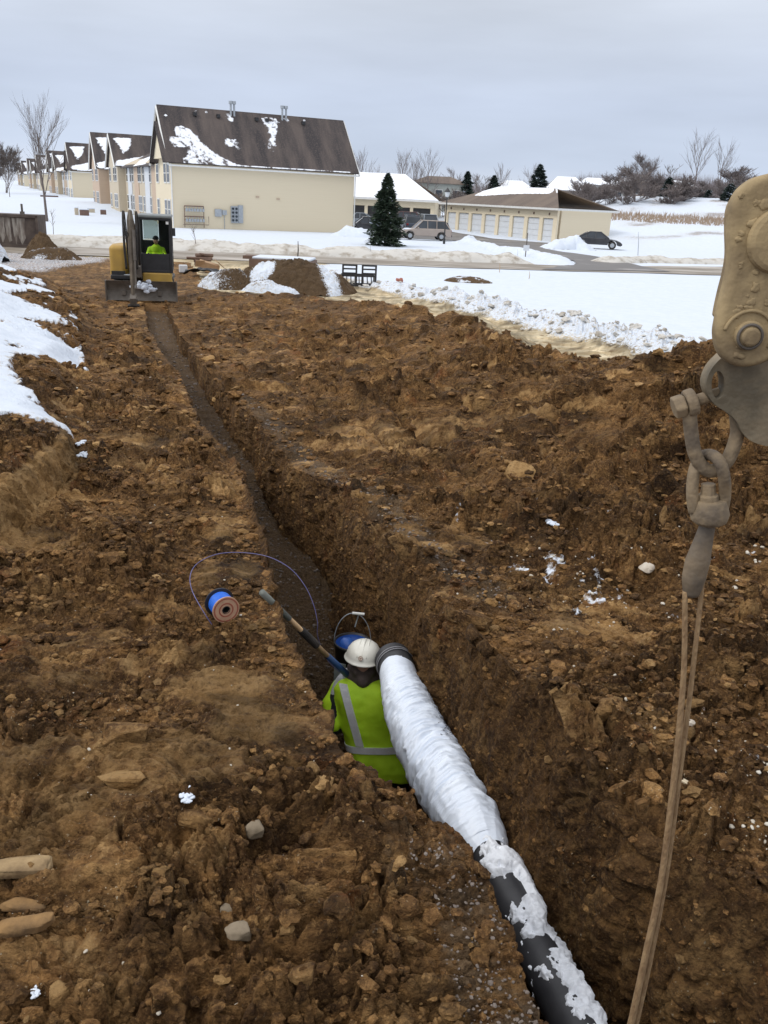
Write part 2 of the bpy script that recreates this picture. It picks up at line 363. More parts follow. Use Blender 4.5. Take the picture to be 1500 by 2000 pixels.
def masks(x, y, z, d, dl):
    one = np.ones_like(x)
    n1 = fbm(x, y*.8, 0, 1.1, 4, 21); n2 = fbm(x*.7, y, 0, 3.2, 3, 22)
    snow = 0*x
    # heap on the left
    edge = np.interp(y, [3, 5.4, 6.6, 7.8, 9, 10, 12, 14, 17, 19, 24, 33], [1.3, .75, .55, .9, -.0, .5, .9, .0, .35, .05, .7, 1.0])
    snow = np.maximum(snow, ss(-.12, .22, dl-edge+.55*n1)*(dl > -.6)*ss(35, 31, y))
    snow = snow*(1-ss(.12, .34, fbm(x*1.0, y*.7, 0, .95, 5, 77, .6)+.25*np.exp(-(dl-.5)**2))*.92)
    # beyond the spoil
    e = -polyd(x, y, E1)
    e = e*np.where(x > -3.2, 1, 0)-(x <= -3.2)*9
    far = ss(-.5, .2, -d)
    clean = ss(-.4, .6, e+.8*n1)*far
    mud = far*(1-clean)*(y > 8)
    dirty = far*ss(-2.2, -1.4, e+.6*n1)*(1-clean)
    snow = np.maximum(snow, clean)
    snow = np.maximum(snow, dirty*.66*(x > -2))
    # left field behind the heap and by the steel box
    fl = ss(-13.0, -14.5, x+.35*(y-30)*0+1.2*n2)*ss(33, 36, y)
    snow = np.maximum(snow, fl*.5)
    # clear area between heap and road
    clay = 0*x
    for (cx, cy, rx, ry, am) in ((-.75, 3.62, .34, .22, .75), (-.55, 3.35, .3, .2, .7), (-1.15, 5.1, .16, .5, .55), (-.95, 5.3, .16, .35, .6), (-7.0, 24.5, .6, 1.0, .6), (-6.3, 22.0, .35, .8, .5), (-1.25, 6.1, .12, .5, .55), (-1.6, 3.6, .5, .25, .45), (-1.0, 2.4, .3, .16, .42), (1.15, 4.6, .22, .3, .52),
                                (.6, 6.2, .5, .5, .4), (2.2, 7.5, .8, .6, .4), (.7, 8.4, .5, .4, .36), (2.6, 9.6, .8, .4, .4), (-6.4, 24.6, .5, 1.2, .4), (1.5, 10.5, .8, .25, .45), (-.9, 2.0, .5, .18, .45), (-1.2, 2.9, .4, .12, .45)):
        clay = np.maximum(clay, am*np.exp(-(((x-cx)/rx)**2+((y-cy)/ry)**2)**1.4))
    sm1 = ss(.16, .36, fbm(x*.55, y*1.5, 0, .75, 4, 71))*ss(.25, .5, xL(y)-x+(x > xL(y))*9)*ss(14, 9, y)
    clay = np.maximum(clay, .50*sm1*(x < xL(y)))
    sm2 = ss(.22, .42, fbm(x*.6, y*1.6, 0, .9, 4, 72))*ss(.4, .9, x-xR(y))*ss(16, 11, y)
    clay = np.maximum(clay, .50*sm2)
    cutf = ss(.20, .05, np.abs(dl-.0))*ss(9, 8, y)
    clay = np.maximum(clay, cutf*.9)
    clay = np.maximum(clay, ss(28, 33, y)*(x < -5)*.42)
    clay = np.maximum(clay, .55*np.exp(-((dl+.05)/.35)**2)*ss(12, 17, y)*ss(30, 25, y)*(.6+.6*n2))
    rr = x-xR(y)
    grav = .62*np.exp(-((rr-np.interp(y, [3, 6, 8, 10, 14], [.35, .35, .25, .2, .15]))/np.interp(y, [4, 7, 12], [.25, .4, .3]))**2)*ss(3.6, 5.2, y)*ss(17, 11, y)
    lx = xL(y)-x
    grav = np.maximum(grav, .52*ss(.7, .2, lx)*(lx > 0)*ss(3, 2.5, y))
    wsp = fbm(x, y, 0, .16, 4, 31, .65)*.5+.5
    rs = ss(.3, .9, rr)*(d > .6)*ss(9.5, 6, y)        # traces of snow in the spoil on the right
    snow = np.maximum(snow, rs*ss(.62, .80, wsp+.17*np.exp(-((x-1.2)**2/.25+(y-5.6)**2/.35))+.2*np.exp(-((x-1.8)**2/.05+(y-3.4)**2/.06)))*.50)
    dark = .55*ss(.1, .6, fbm(x, y, 0, 1.6, 3, 41))
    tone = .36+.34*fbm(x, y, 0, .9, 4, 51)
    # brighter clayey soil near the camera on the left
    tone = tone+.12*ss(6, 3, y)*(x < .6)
    return np.stack([snow, clay, grav], -1), np.stack([mud, dark, np.clip(tone, 0, 1)], -1)
def near_ground():
    th = np.linspace(math.atan2(.75, 2.3), math.atan2(44.0, 2.6), 1080)
    ys = np.tan(th)*np.interp(th, [th[0], th[-1]], [2.3, 2.6])
    ys = ys[:, None]
    nl, nw, nf, nr_ = 420, 54, 56, 500
    def lin(a, b, n, p=1): 
        t = (np.arange(n)/n)**p; return a+(b-a)*t[None]
    y0 = ys
    jl = .045*fbm(ys*0, ys, 0, .35, 4, 61)+.05*fbm(ys*0+5, ys, 0, 1.1, 2, 62)*np.minimum(1, ys/4)
    jr = .10*fbm(ys*0+9, ys, 0, .40, 5, 63, .6)+.07*fbm(ys*0+5, ys, 0, 1.3, 2, 64)*np.minimum(1, ys/4)
    xl, xr = xL(ys)+jl, xR(ys)+jr
    gone = ss(25.4, 27.2, ys)                        # beyond this the trench is closed
    xr = np.maximum(xr, xl+.25)
    depth = np.clip(zb(ys)-floor_z(ys), .02, 3)*(1-gone)
    A = lin(0, 1, nl); XL0 = -(1.7+.78*ys); XR0 = 2.6+.80*ys
    x1 = XL0+(xl-XL0)*A
    z1, d1, l1 = ground(x1, ys+0*x1)
    zl = ground(xl, ys)[0]; zr = ground(xr, ys)[0]
    fz = np.minimum(floor_z(ys), zl-.02)*(1-gone)+gone*zl
    B = lin(0, 1, nw)
    baseL = xl+np.minimum(.10, .12*depth)
    slope = np.interp(ys, [2, 3, 4.5, 4.9, 6, 6.8, 7.5, 10, 20], [.26, .22, .18, .08, .07, .16, .18, .14, .08])*np.minimum(depth/1.0, 1.4)
    baseR = np.maximum(xr-slope, baseL+.12)
    x2 = xl+(baseL-xl)*B**1.6; z2 = zl+(fz-zl)*B
    x3 = baseL+(baseR-baseL)*lin(0, 1, nf); z3 = fz+0*x3
    nw2 = 130; C_ = lin(0, 1, nw2)
    x4 = baseR+(xr-baseR)*(C_**.8); 
    x4 = baseR+(xr-baseR)*np.where(C_ < .8, C_*.75, .6+(C_-.8)*2.0); z4 = fz+(zr-fz)*(1-(1-C_)**1.15)
    t = np.linspace(0, 1, nr_)[None]; x5 = xr+(XR0-xr)*t; z5 = ground(x5, ys+0*x5)[0]
    X = np.concatenate([x1, x2, x3, x4, x5], 1); Z = np.concatenate([z1, z2, z3, z4, z5], 1); Y = ys+0*X
    _, D, DL = ground(X, Y)
    M1, M2 = masks(X, Y, Z, D, DL)
    nc = X.shape[1]
    part = np.zeros((1, nc)); part[:, nl:nl+nw] = 1; part[:, nl+nw:nl+nw+nf] = 2; part[:, nl+nw+nf:nl+nw+nf+nw2] = 3
    part = part+0*X
    trench = (part > 0)*(1-gone)
    wall = ((part == 1) | (part == 3))*(1-gone)
    # masks inside the trench
    M1[..., 0] *= 1-trench; M2[..., 0] *= 1-trench
    M1[..., 1] = M1[..., 1]*(1-trench)
    gl = .72*(part == 2)*(1-gone)
    M1[..., 2] = np.where(trench > .5, gl, M1[..., 2])
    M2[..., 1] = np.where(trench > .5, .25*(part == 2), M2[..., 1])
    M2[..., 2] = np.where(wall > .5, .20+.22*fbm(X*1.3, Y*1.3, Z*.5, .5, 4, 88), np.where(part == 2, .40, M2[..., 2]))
    # normals of the smooth shape
    P = np.stack([X, Y, Z], -1)
    gu = np.gradient(P, axis=0); gv = np.gradient(P, axis=1)
    Nn = np.cross(gv, gu); ln = np.linalg.norm(Nn, axis=-1, keepdims=True); Nn = Nn/np.maximum(ln, 1e-9)
    Nn = np.where(Nn[..., 2:3] < -.2, -Nn, Nn)
    Nn = (Nn+np.array([0, 0, .15])); Nn /= np.linalg.norm(Nn, axis=-1, keepdims=True)
    # smooth normals across the rims
    for _ in range(3):
        Nn[:, 1:-1] = (Nn[:, :-2]+2*Nn[:, 1:-1]+Nn[:, 2:])/4
    Nn /= np.linalg.norm(Nn, axis=-1, keepdims=True)
    sn = ss(.3, .7, M1[..., 0]); cl = ss(.2, .55, M1[..., 1]); gr = ss(.3, .8, M1[..., 2]); md = M2[..., 0]
    rimL = ss(.0, .3, np.abs(xl-X)); rough = (.35+.65*np.where(part == 0, rimL, 1))*(1-.9*sn)*(1-.52*cl)*(1-.75*gr)*(1-.7*md)*(1-.88*wall)
    beyond = ss(.0, 1.0, -D)*(1-trench)
    U_, V_ = X+.25*fbm(X, Y, Z, .4, 2, 91), Y+Z*.8+.25*fbm(X+7, Y, Z, .4, 2, 92)
    rimR = ss(.0, .5, X-xr)*(part == 4)+(part != 4); 
    ampn = np.interp(Y, [0, 4, 9, 20, 30], [.95, 1.0, 1.05, 1.3, .9])*(1+.45*ss(.6, 1.7, X-xR(Y))*(D > 0))*(.4+.6*rimR)
    patchy = .35+.9*ss(-.3, .35, fbm(X*.8, Y*1.2, 0, .8, 4, 93))
    def fade(sc_): return ss(1.7, .6, (Y*Y*.0011/2.5+.003)/sc_)
    c1, id1 = clods(U_*.62, V_, .26, 3, True); c2, id2 = clods(U_*.7+3, V_, .11, 4, True)
    dsp = .11*ampn*ss(3, 8, Y)*clods(U_*.7, V_, .60, 2)
    dsp = dsp+ampn*patchy*(.070*c1*fade(.25)+.072*c2*fade(.11)+.052*clods(U_*.8, V_+5, .045, 5)*fade(.05))
    dsp = dsp+.040*fbm(X*.7, Y, Z, .13, 4, 95)*fade(.13)+.026*fbm(X*.7, Y, Z, .032, 3, 96, .65)*fade(.035)
    soilm = (part == 0)+(part == 4)+0.
    M2[..., 2] = np.clip(M2[..., 2]+soilm*(.42*id1+.30*id2), 0, 1)
    M1[..., 1] = np.maximum(M1[..., 1], soilm*.52*ss(.36, .50, id1)*(M1[..., 0] < .3))
    dsp = dsp-.07
    tot = dsp*rough
    # streaky trench walls scraped by the bucket
    tot = tot+wall*np.minimum(1, .3+depth)*(.034*fbm(X*1.0, Y*1.0, Z*.30, .15, 4, 97)+.028*fbm(X, Y, Z, .06, 4, 98, .6)+.05*fbm(X, Y, Z, .45, 3, 99)+.05*clods(Y*.8, Z*1.3, .13, 12)*ss(-.1, .3, fbm(X, Y, Z, .6, 2, 112))-.03*ss(.3, .5, fbm(X, Y, Z*.4, .22, 3, 100)))
    tot = tot+cl*(.014*fbm(X, Y, Z, .08, 3, 101)+.018*(1-np.abs(fbm(X*.35, Y*1.6, Z, .12, 4, 111))*2))+gr*.010*fbm(X, Y, Z, .025, 3, 102)+gr*.02*fbm(X, Y, Z, .3, 2, 103)
    # snow is a thick soft crust
    tot = tot+sn*(.05+.03*fbm(X, Y, 0, .5, 3, 104))*(1-beyond)
    # dirty plough ridge beside the track
    e = -polyd(X, Y, E1)
    ridge = np.exp(-((e+.7)/.85)**2)*beyond*(X > -1)*ss(44, 28, Y)
    tot = tot+ridge*(.40+.50*fbm(X, Y, 0, .6, 5, 105, .62)+.16*clods(X, Y, .30, 9)+.07*fbm(X, Y, 0, .12, 3, 107))
    tot = tot+beyond*md*.05*fbm(X*1., Y*.5, 0, .9, 4, 106)
    P = P+Nn*tot[..., None]
    # tyre / track ruts across the left bank
    for cx, cy, hw, ll, dp in ((-1.42, 7.6, .07, 2.2, .05), (-1.15, 6.2, .06, 2.2, .04), (1.9, 8.2, .10, 3.0, .10), (2.6, 8.0, .10, 2.6, .08), (-2.0, 6.6, .05, 3.0, .06), (-1.55, 9.5, .07, 3.5, .06), (.35, 8.6, .09, 3.6, .10), (.9, 8.4, .09, 3.4, .09), (.1, 11.5, .12, 4.0, .12)):
        tt = (Y-cy); xx = cx-.28*tt
        P[..., 2] -= dp*np.exp(-((X-xx)/hw)**2)*np.exp(-(tt/ll)**4)*(1-trench)
    # dark holes and clod hollows
    for cx, cy, r_, dp in ((-2.75, 8.9, .16, .16), (-1.9, 6.1, .16, .14), (-3.3, 10.2, .2, .12), (.55, 8.2, .14, .12), (-1.0, 4.25, .12, .08), (-.33, 2.62, .12, .12)):
        P[..., 2] -= dp*np.exp(-(((X-cx)/r_)**2+((Y-cy)/r_)**2))*(1-trench)
    nrw = X.shape[0]
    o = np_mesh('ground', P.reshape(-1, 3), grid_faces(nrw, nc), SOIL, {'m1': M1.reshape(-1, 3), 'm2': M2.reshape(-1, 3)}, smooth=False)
    tag(o, kind='structure')
    return P, Nn, M1, M2, trench, D, part
GP, GN, GM1, GM2, GTR, GD, GPART = near_ground()
def zfar(x, y):
    """lie of the land beyond the site"""
    z = np.full_like(x, -1.2)
    az = np.degrees(np.arctan2(x, y))
    z = z+ss(92, 128, y+.25*x)*np.interp(az, [-60, 0, 8, 14, 22, 60], [0, 1.2, 2.6, 5.2, 5.6, 5.0])
    z = z+ss(200, 600, y)*1.0
    z = z+.15*fbm(x, y, 0, 22, 3, 201)*ss(50, 70, y)*ss(0, 10, np.abs(x+12))+.02*fbm(x, y, 0, 2, 3, 202)
    return z
def far_ground():
    az = np.radians(np.concatenate([np.linspace(-178, -46, 20), np.linspace(-44, 44, 420), np.linspace(46, 178, 20)]))
    r = np.concatenate([np.linspace(.3, 27, 20), np.geomspace(28, 170, 300), np.geomspace(175, 1500, 30)])
    Rr, A = np.meshgrid(r, az, indexing='ij'); X = Rr*np.sin(A); Y = Rr*np.cos(A)
    Zn, D, DL = ground(X, np.clip(Y, 0, 44)); bl = ss(36, 46, Y)
    Z = Zn*(1-bl)+zfar(X, Y)*bl
    Z = np.where(Y < 0, zb(0)-.1, Z)
    ins = np.minimum.reduce([(X+1.7+.78*Y), (2.6+.8*Y-X), 44-Y, Y-.75])
    Z = Z-3.2*ss(0.0, .6, ins)-.05*ss(-1.5, 0, ins)
    M1, M2 = masks(X, Y, Z, D, DL)
    snow = np.where(Y > 49, 1.0, M1[..., 0])
    # trampled brown verge between the dig and the road
    n = fbm(X, Y, 0, 2.5, 4, 210)
    dirt = ss(52, 50, Y)*ss(-3, -5, X+1.5*n)*ss(-24, -22, X)
    snow = np.where(Y > 43.9, np.maximum(1-dirt, 0), snow)
    az_ = np.degrees(np.arctan2(X, Y))
    weeds = ss(0, .4, fbm(X*.5, Y, 0, 2.0, 4, 215)-.0)*ss(88, 96, Y)*ss(13, 15, az_)*.5
    snow = snow-weeds*(Y > 50)
    M1[..., 0] = np.clip(snow, 0, 1); M1[..., 1] *= (Y < 44); M2[..., 0] = np.where(Y > 43.9, dirt, M2[..., 0])
    o = np_mesh('snow_field', np.stack([X, Y, Z], -1).reshape(-1, 3), grid_faces(*X.shape), SOIL, {'m1': M1.reshape(-1, 3), 'm2': M2.reshape(-1, 3)})
    tag(o, kind='structure')
far_ground()
def zf(x, y): return float(zfar(np.array([float(x)]), np.array([float(y)]))[0])
def strip(name, pl, pr, mt, dz, n=60, m=14, kind='structure', edge=.35, seed=0):
    """a sheet between two polylines following the land, ragged edges"""
    def res(P):
        P = np.array(P, float); s_ = np.concatenate([[0], np.cumsum(np.linalg.norm(np.diff(P, axis=0), axis=1))]); t = np.linspace(0, s_[-1], n)
        return np.stack([np.interp(t, s_, P[:, 0]), np.interp(t, s_, P[:, 1])], 1)
    a, b = res(pl), res(pr); t = np.linspace(0, 1, m)[None, :, None]
    Q = a[:, None]*(1-t)+b[:, None]*t
    nrm = (b-a); nrm = nrm/np.linalg.norm(nrm, axis=1, keepdims=True)
    j = edge*fbm(Q[:, 0, 0], Q[:, 0, 1], 0, 2.0, 3, seed); Q[:, 0] += nrm*j[:, None]
    j = edge*fbm(Q[:, -1, 0], Q[:, -1, 1], 0, 2.0, 3, seed+5); Q[:, -1] += nrm*j[:, None]
    X, Y = Q[..., 0], Q[..., 1]; Z = zfar(X, Y)+dz
    o = np_mesh(name, np.stack([X, Y, Z], -1).reshape(-1, 3), grid_faces(n, m), mt); tag(o, kind=kind)
    return o
ROAD = mat('slushy_road', (.20, .165, .125), (.50, .46, .41), scale=.5, rough=.6, bump=.3, lo=.45, hi=.68, detail=7, stretch=(.35, 1.6, 1), bscale=6)
ROADM = mat('wet_mud_road', (.17, .12, .075), (.36, .29, .21), scale=.6, rough=.6, bump=.3, lo=.42, hi=.66, detail=7, stretch=(.3, 1.8, 1), bscale=6)
DRIVE = mat('wet_driveway', (.105, .092, .082), (.36, .33, .31), scale=.45, rough=.45, bump=.2, lo=.56, hi=.72, detail=7, stretch=(.6, 1.2, 1), bscale=6)
def W(pts, z=-1.2): return [tuple(at(*q, z)[:2]) for q in pts]
strip('road', [(-60, 36.5), (-17.6, 44.4), (-8, 46.5), (3.7, 49.0), (10, 50.5), (24, 54.5), (60, 66)], [(-60, 44.5), (-17.6, 50.5), (-8, 52.5), (3.7, 53.5), (10, 55.0), (24, 63), (60, 77)], ROAD, .03, n=160, seed=3)
strip('driveway', W([(1058, 528), (1128, 516), (1100, 503), (1010, 492), (930, 478), (868, 468)]), W([(1310, 532), (1215, 512), (1150, 500), (1085, 492), (1040, 482), (960, 474)]), DRIVE, .055, n=80, seed=5)
strip('parking_lot', [(-1.5, 84), (6, 82.5), (10, 76), (15, 78)], [(-3, 104), (5, 101), (10, 92), (15.5, 88)], DRIVE, .04, n=60, seed=8)
# ploughed snow along the far side of the road and around the parking
SNOW = mat('clean_snow', (.66, .71, .785), (.60, .66, .745), scale=2, rough=.7, bump=.3, bscale=8)
DSNOW = mat('dirty_ploughed_snow', (.56, .54, .50), (.27, .225, .17), scale=1.6, rough=.8, bump=.6, bscale=7, lo=.48, hi=.70, detail=7)
def ridge(name, line, wid, hgt, mt, seed=0, n=300, m=16):
    P = np.array(line, float); s_ = np.concatenate([[0], np.cumsum(np.linalg.norm(np.diff(P, axis=0), axis=1))]); t = np.linspace(0, s_[-1], n)
    c = np.stack([np.interp(t, s_, P[:, 0]), np.interp(t, s_, P[:, 1])], 1); tg = np.gradient(c, axis=0); tg /= np.linalg.norm(tg, axis=1, keepdims=True)
    nm = np.stack([-tg[:, 1], tg[:, 0]], 1); u = np.linspace(-1, 1, m)
    Q = c[:, None]+nm[:, None]*(u[None, :, None]*wid*(1+.3*fbm(t, t*0, 0, 3, 3, seed))[:, None, None])
    X, Y = Q[..., 0], Q[..., 1]
    end = np.minimum(1, np.minimum(t, t[-1]-t)/1.5)[:, None]
    Z = zfar(X, Y)-.06+(1-u[None]**2)**.7*hgt*end*(1+.5*fbm(X, Y, 0, 1.2, 4, seed+1))+.10*hgt*clods(X, Y, .5, seed+2)
    o = np_mesh(name, np.stack([X, Y, Z], -1).reshape(-1, 3), grid_faces(n, m), mt); tag(o, kind='structure'); return o
ridge('snow_bank', [(-60, 46), (-17.6, 52.3), (-8, 54.0), (3.7, 55.3), (8.7, 56.3)], 1.5, .55, DSNOW, 31, n=500)
ridge('snow_bank', [(13.5, 60), (17, 63.5), (26, 67.5), (60, 80)], 1.2, .4, DSNOW, 37)
ridge('snow_bank', W([(880, 474), (910, 476), (935, 482), (975, 492), (1040, 500), (1080, 512), (1105, 520)]), .8, .45, SNOW, 41, n=160)
ridge('snow_bank', W([(905, 474), (928, 477)]), .9, .9, SNOW, 47, n=40)
ridge('snow_bank', W([(1060, 486), (1120, 487), (1160, 490)]), .9, .95, SNOW, 53, n=60)
ridge('snow_bank', [(-6, 82.5), (-3.2, 81.2), (-1.8, 81.4)], .9, .8, SNOW, 57, n=40)
# ------------------------------------------------------------------ loose soil on the surface
def scatter(name, n, smin, smax, mt, seed, sel, sub=0, rough=.5, flat=.65, kind='stuff', tone=None, sink=.25, power=2.2, smooth=None):
    rg = np.random.default_rng(seed); idx = np.flatnonzero(sel.ravel()); idx = rg.choice(idx, n)
    P = GP.reshape(-1, 3)[idx]; V, Fc = ICO[sub]; k = len(V)
    dist = np.linalg.norm(P-np.array([0, 0, CZ]), axis=1)
    s_ = (smin+(smax-smin)*rg.random(n)**power)*np.clip(.45+dist/7, .6, 3.0)
    q = rg.normal(size=(n, 4)); q /= np.linalg.norm(q, axis=1, keepdims=True); a, b, c, d = q.T
    R = np.stack([1-2*(c*c+d*d), 2*(b*c-a*d), 2*(b*d+a*c), 2*(b*c+a*d), 1-2*(b*b+d*d), 2*(c*d-a*b), 2*(b*d-a*c), 2*(c*d+a*b), 1-2*(b*b+c*c)], 1).reshape(n, 3, 3)
    sc = rg.uniform(.55, 1.25, (n, 1, 3))
    B = V[None]*(1+rough*(rg.random((n, k, 1))-.5))*sc
    B = np.einsum('nij,nkj->nki', R, B); B[..., 2] *= flat
    W_ = B*s_[:, None, None]+P[:, None]+np.array([0, 0, 1])*(s_*(flat-sink))[:, None, None]
    F_ = (Fc[None]+(np.arange(n)*k)[:, None, None]).reshape(-1, 3)
    tn = rg.uniform(.15, .85, n) if tone is None else np.full(n, tone)
    A2 = np.zeros((n*k, 3)); A2[:, 2] = np.repeat(tn, k)
    A1 = np.zeros((n*k, 3)); A1[:, 1] = np.repeat((rg.random(n) < .10)*.6, k)
    o = np_mesh(name, W_.reshape(-1, 3), F_, mt, {'m1': A1, 'm2': A2}, smooth=(sub >= 1) if smooth is None else smooth)
    return tag(o, kind=kind)
soilsel = (GM1[..., 0] < .25) & (GTR < .5) & (GM2[..., 0] < .4) & (GM1[..., 1] < .3)
scatter('soil_clods', 12000, .006, .042, SOIL, 1, soilsel, sub=1, rough=.6, smooth=False, power=3.2)
scatter('soil_flakes', 16000, .006, .032, SOIL, 12, soilsel & (GPART != 3) & (GP[..., 1] > 3.2), sub=0, rough=.7, flat=.4, power=2.2)
scatter('soil_crumbs', 22000, .004, .018, SOIL, 2, soilsel & (GPART != 3), sub=0, rough=.5)
PEB = mat('pale_stone', (.62, .58, .50), (.36, .30, .22), scale=9, rough=.7, bump=.2)
scatter('pebbles', 900, .003, .009, PEB, 3, (GP[..., 0] > -9) & (GM1[..., 0] < .3) & (GPART != 1) & (GPART != 3) & (GM2[..., 0] < .4), sub=1, rough=.4)
rs_ = (GPART == 0) & (GP[..., 0] > 0.6) & (GM1[..., 0] > .3) & (GP[..., 1] < 9)
scatter('pebbles', 1300, .004, .013, PEB, 4, (GP[..., 0] > .9) & (GTR < .5) & (GP[..., 1] < 6.5) & (GP[..., 1] > 1.6) & (GM1[..., 0] > .0), sub=1, rough=.4)
scatter('wall_clods', 2600, .004, .022, SOIL, 7, (GPART == 3) & (GP[..., 1] < 14), sub=1, rough=.6, smooth=False, power=2.5)
scatter('gravel', 6000, .004, .011, mat('gravel_grey', (.20, .165, .14), (.11, .085, .07), scale=5), 5, GM1[..., 2] > .5, sub=0, rough=.5)
scatter('snow_lumps', 420, .01, .05, DSNOW, 6, (GM2[..., 0] > .3) & (GM1[..., 0] > .3) & (GP[..., 1] > 13), sub=1, rough=.8, smooth=False, power=3)
# ------------------------------------------------------------------ palette
M_SID = mat('cream_siding', (.74, .645, .475), (.70, .605, .44), scale=1.2, rough=.8, bump=.15, bscale=1, stretch=(.2, .2, 40))
M_SID2 = mat('grey_cream_siding', (.57, .49, .37), (.53, .455, .34), scale=1.2, rough=.8, bump=.1, stretch=(.2, .2, 40))
M_PEACH = mat('peach_siding', (.55, .42, .31), (.5, .38, .28), scale=1.2, rough=.8, bump=.1, stretch=(.2, .2, 40))
M_TRIM = mat('white_trim', (.74, .74, .72), (.66, .66, .64), scale=5, rough=.6, bump=0)
M_GLASS = mat('window_glass', (.035, .042, .05), (.06, .07, .085), scale=.7, rough=.15, bump=0, spec=.35)
M_ROOF = snowy('shingle_roof', (.036, .031, .033), (.098, .078, .070))
M_GROOF = snowy('brown_shingle_roof', (.115, .09, .075), (.16, .125, .10))
M_DOOR = mat('garage_door_paint', (.66, .68, .70), (.60, .62, .64), scale=4, rough=.5, bump=0)
M_GREY = mat('galvanised_grey', (.42, .45, .48), (.33, .36, .39), scale=6, rough=.5, metal=.2, bump=.05)
M_RUST = mat('brown_pipework', (.20, .12, .09), (.14, .09, .07), scale=7, rough=.7)
M_BLACK = mat('black_paint', (.018, .018, .02), (.03, .03, .032), scale=6, rough=.45, bump=.05)
M_RUB = mat('black_rubber', (.015, .015, .015), (.04, .033, .027), scale=9, rough=.8, bump=.2)
M_STEEL = mat('muddy_steel', (.16, .14, .12), (.10, .085, .07), scale=5, rough=.6, metal=.3, bump=.2)
M_BARK = mat('grey_bark', (.17, .14, .125), (.11, .09, .08), scale=12, rough=.9, bump=.3)
M_BARKF = mat('pale_brown_twigs', (.205, .175, .165), (.145, .12, .115), scale=3, rough=.95, bump=0)
M_WOOD = mat('ash_wood', (.50, .33, .17), (.38, .24, .12), scale=4, rough=.6, stretch=(8, 8, .8), bump=.1)
# ------------------------------------------------------------------ buildings
G0 = -1.2
AX = radians(25); U1 = Vector((cos(AX), sin(AX), 0)); U2 = Vector((-sin(AX), cos(AX), 0))
A0 = at(340, 445, -1.2)
def slope_grid(name, p00, p10, p11, p01, mt, nx, ny, snowf, parent, thick=.12):
    """a roof slope as a slab, with snow marked where it lies. p00-p10 = ridge, p01-p11 = eave"""
    s_ = np.linspace(0, 1, nx)[None, :, None]; t_ = np.linspace(0, 1, ny)[:, None, None]
    a, b, c, d = [np.array(q, float) for q in (p00, p10, p11, p01)]
    Pt = (a*(1-s_)+b*s_)*(1-t_)+(d*(1-s_)+c*s_)*t_
    nrm = np.cross(b-a, d-a); nrm /= np.linalg.norm(nrm); nrm *= np.sign(nrm[2])
    V = Pt.reshape(-1, 3); n = len(V)
    ring = [i for i in range(nx)]+[nx-1+nx*j for j in range(1, ny)]+[nx*ny-1-i for i in range(1, nx)]+[nx*(ny-1-j) for j in range(1, ny-1)]
    V2 = V[ring]-nrm*thick
    F_ = grid_faces(ny, nx).tolist(); k = len(ring)
    for i in range(k): F_.append((ring[i], ring[(i+1) % k], n+(i+1) % k, n+i))
    VV = np.concatenate([V, V2]); S_, T_ = np.meshgrid(np.linspace(0, 1, nx), np.linspace(0, 1, ny))
    sn = np.clip(snowf(S_, T_), 0, 1).ravel(); A = np.zeros((len(VV), 3)); A[:n, 0] = sn
    V[:] += nrm*(sn[:, None]*.05); VV[:n] = V
    return np_mesh(name, VV, np.array(F_), mt, {'m1': A}, smooth=False, parent=parent)
def pdist(S_, T_, poly):
    """soft inside test for a polygon in roof coordinates"""
    ins = np.zeros(S_.shape, bool); j = len(poly)-1; dm = np.full(S_.shape, 9.)
    for i in range(len(poly)):
        (xi, yi), (xj, yj) = poly[i], poly[j]
        c = ((yi > T_) != (yj > T_)) & (S_ < (xj-xi)*(T_-yi)/((yj-yi) or 1e-9)+xi); ins ^= c
        dx, dy = xj-xi, yj-yi; t = np.clip(((S_-xi)*dx+(T_-yi)*dy)/(dx*dx+dy*dy+1e-12), 0, 1)
        dm = np.minimum(dm, np.hypot(S_-xi-t*dx, T_-yi-t*dy)); j = i
    return np.where(ins, .5+dm*14, .5-dm*14)
def no_snow(S_, T_): return 0*S_
EAVE, RIDGE = 5.95, 10.55       # above the ground
def facade_window(par, y, z, w_=.95, h=1.55, x=-.02):
    f = MB().box((x-.03, y, z), (.10, w_+.22, h+.22)).build('window', M_TRIM, par)
    MB().box((x-.09, y, z+h*.26), (.03, w_, h*.46)).box((x-.09, y, z-h*.26), (.03, w_, h*.46)).build('pane', M_GLASS, f)
    return f
def block(root, y0, y1, ridge, depth, snowf, x0=0.0, mt=M_SID, nx=120, ny=60, bump=True, win=True):
    """a gable-ended block whose ridge runs back from the street front; local x = back, y = along the row"""
    yc = (y0+y1)/2; o = .35
    wl = MB(); wl.prism([(y0, 0), (y1, 0), (y1, EAVE), (yc, ridge-.15), (y0, EAVE)], x0, x0+depth, ax='x')
    wl.build('wall', mt, root)
    k = (ridge-EAVE)/((y1-y0)/2)
    ze = EAVE-o*k
    slope_grid('roof_slope', (x0-o, yc, ridge), (x0+depth+o, yc, ridge), (x0+depth+o, y0-o, ze), (x0-o, y0-o, ze), M_ROOF, nx, ny, snowf, root)
    slope_grid('roof_slope', (x0-o, yc, ridge), (x0+depth+o, yc, ridge), (x0+depth+o, y1+o, ze), (x0-o, y1+o, ze), M_ROOF, 12, 8, no_snow, root)
    # barge boards of the front gable
    b = MB()
    b.tube([(x0-o-.04, y0-o, ze-.16), (x0-o-.04, yc, ridge-.16), (x0-o-.04, y1+o, ze-.16)], .11, 4)
    b.build('barge_board', M_TRIM, root)
    MB().tube([(x0+depth+o+.04, y0-o, ze-.16), (x0+depth+o+.04, yc, ridge-.16)], .11, 4).build('barge_board', M_TRIM, root)
    if win:
        for yy in (y0+1.5, y0+3.1, y1-1.6):
            for zz in (1.55, 4.7): facade_window(root, yy, zz, x=x0)
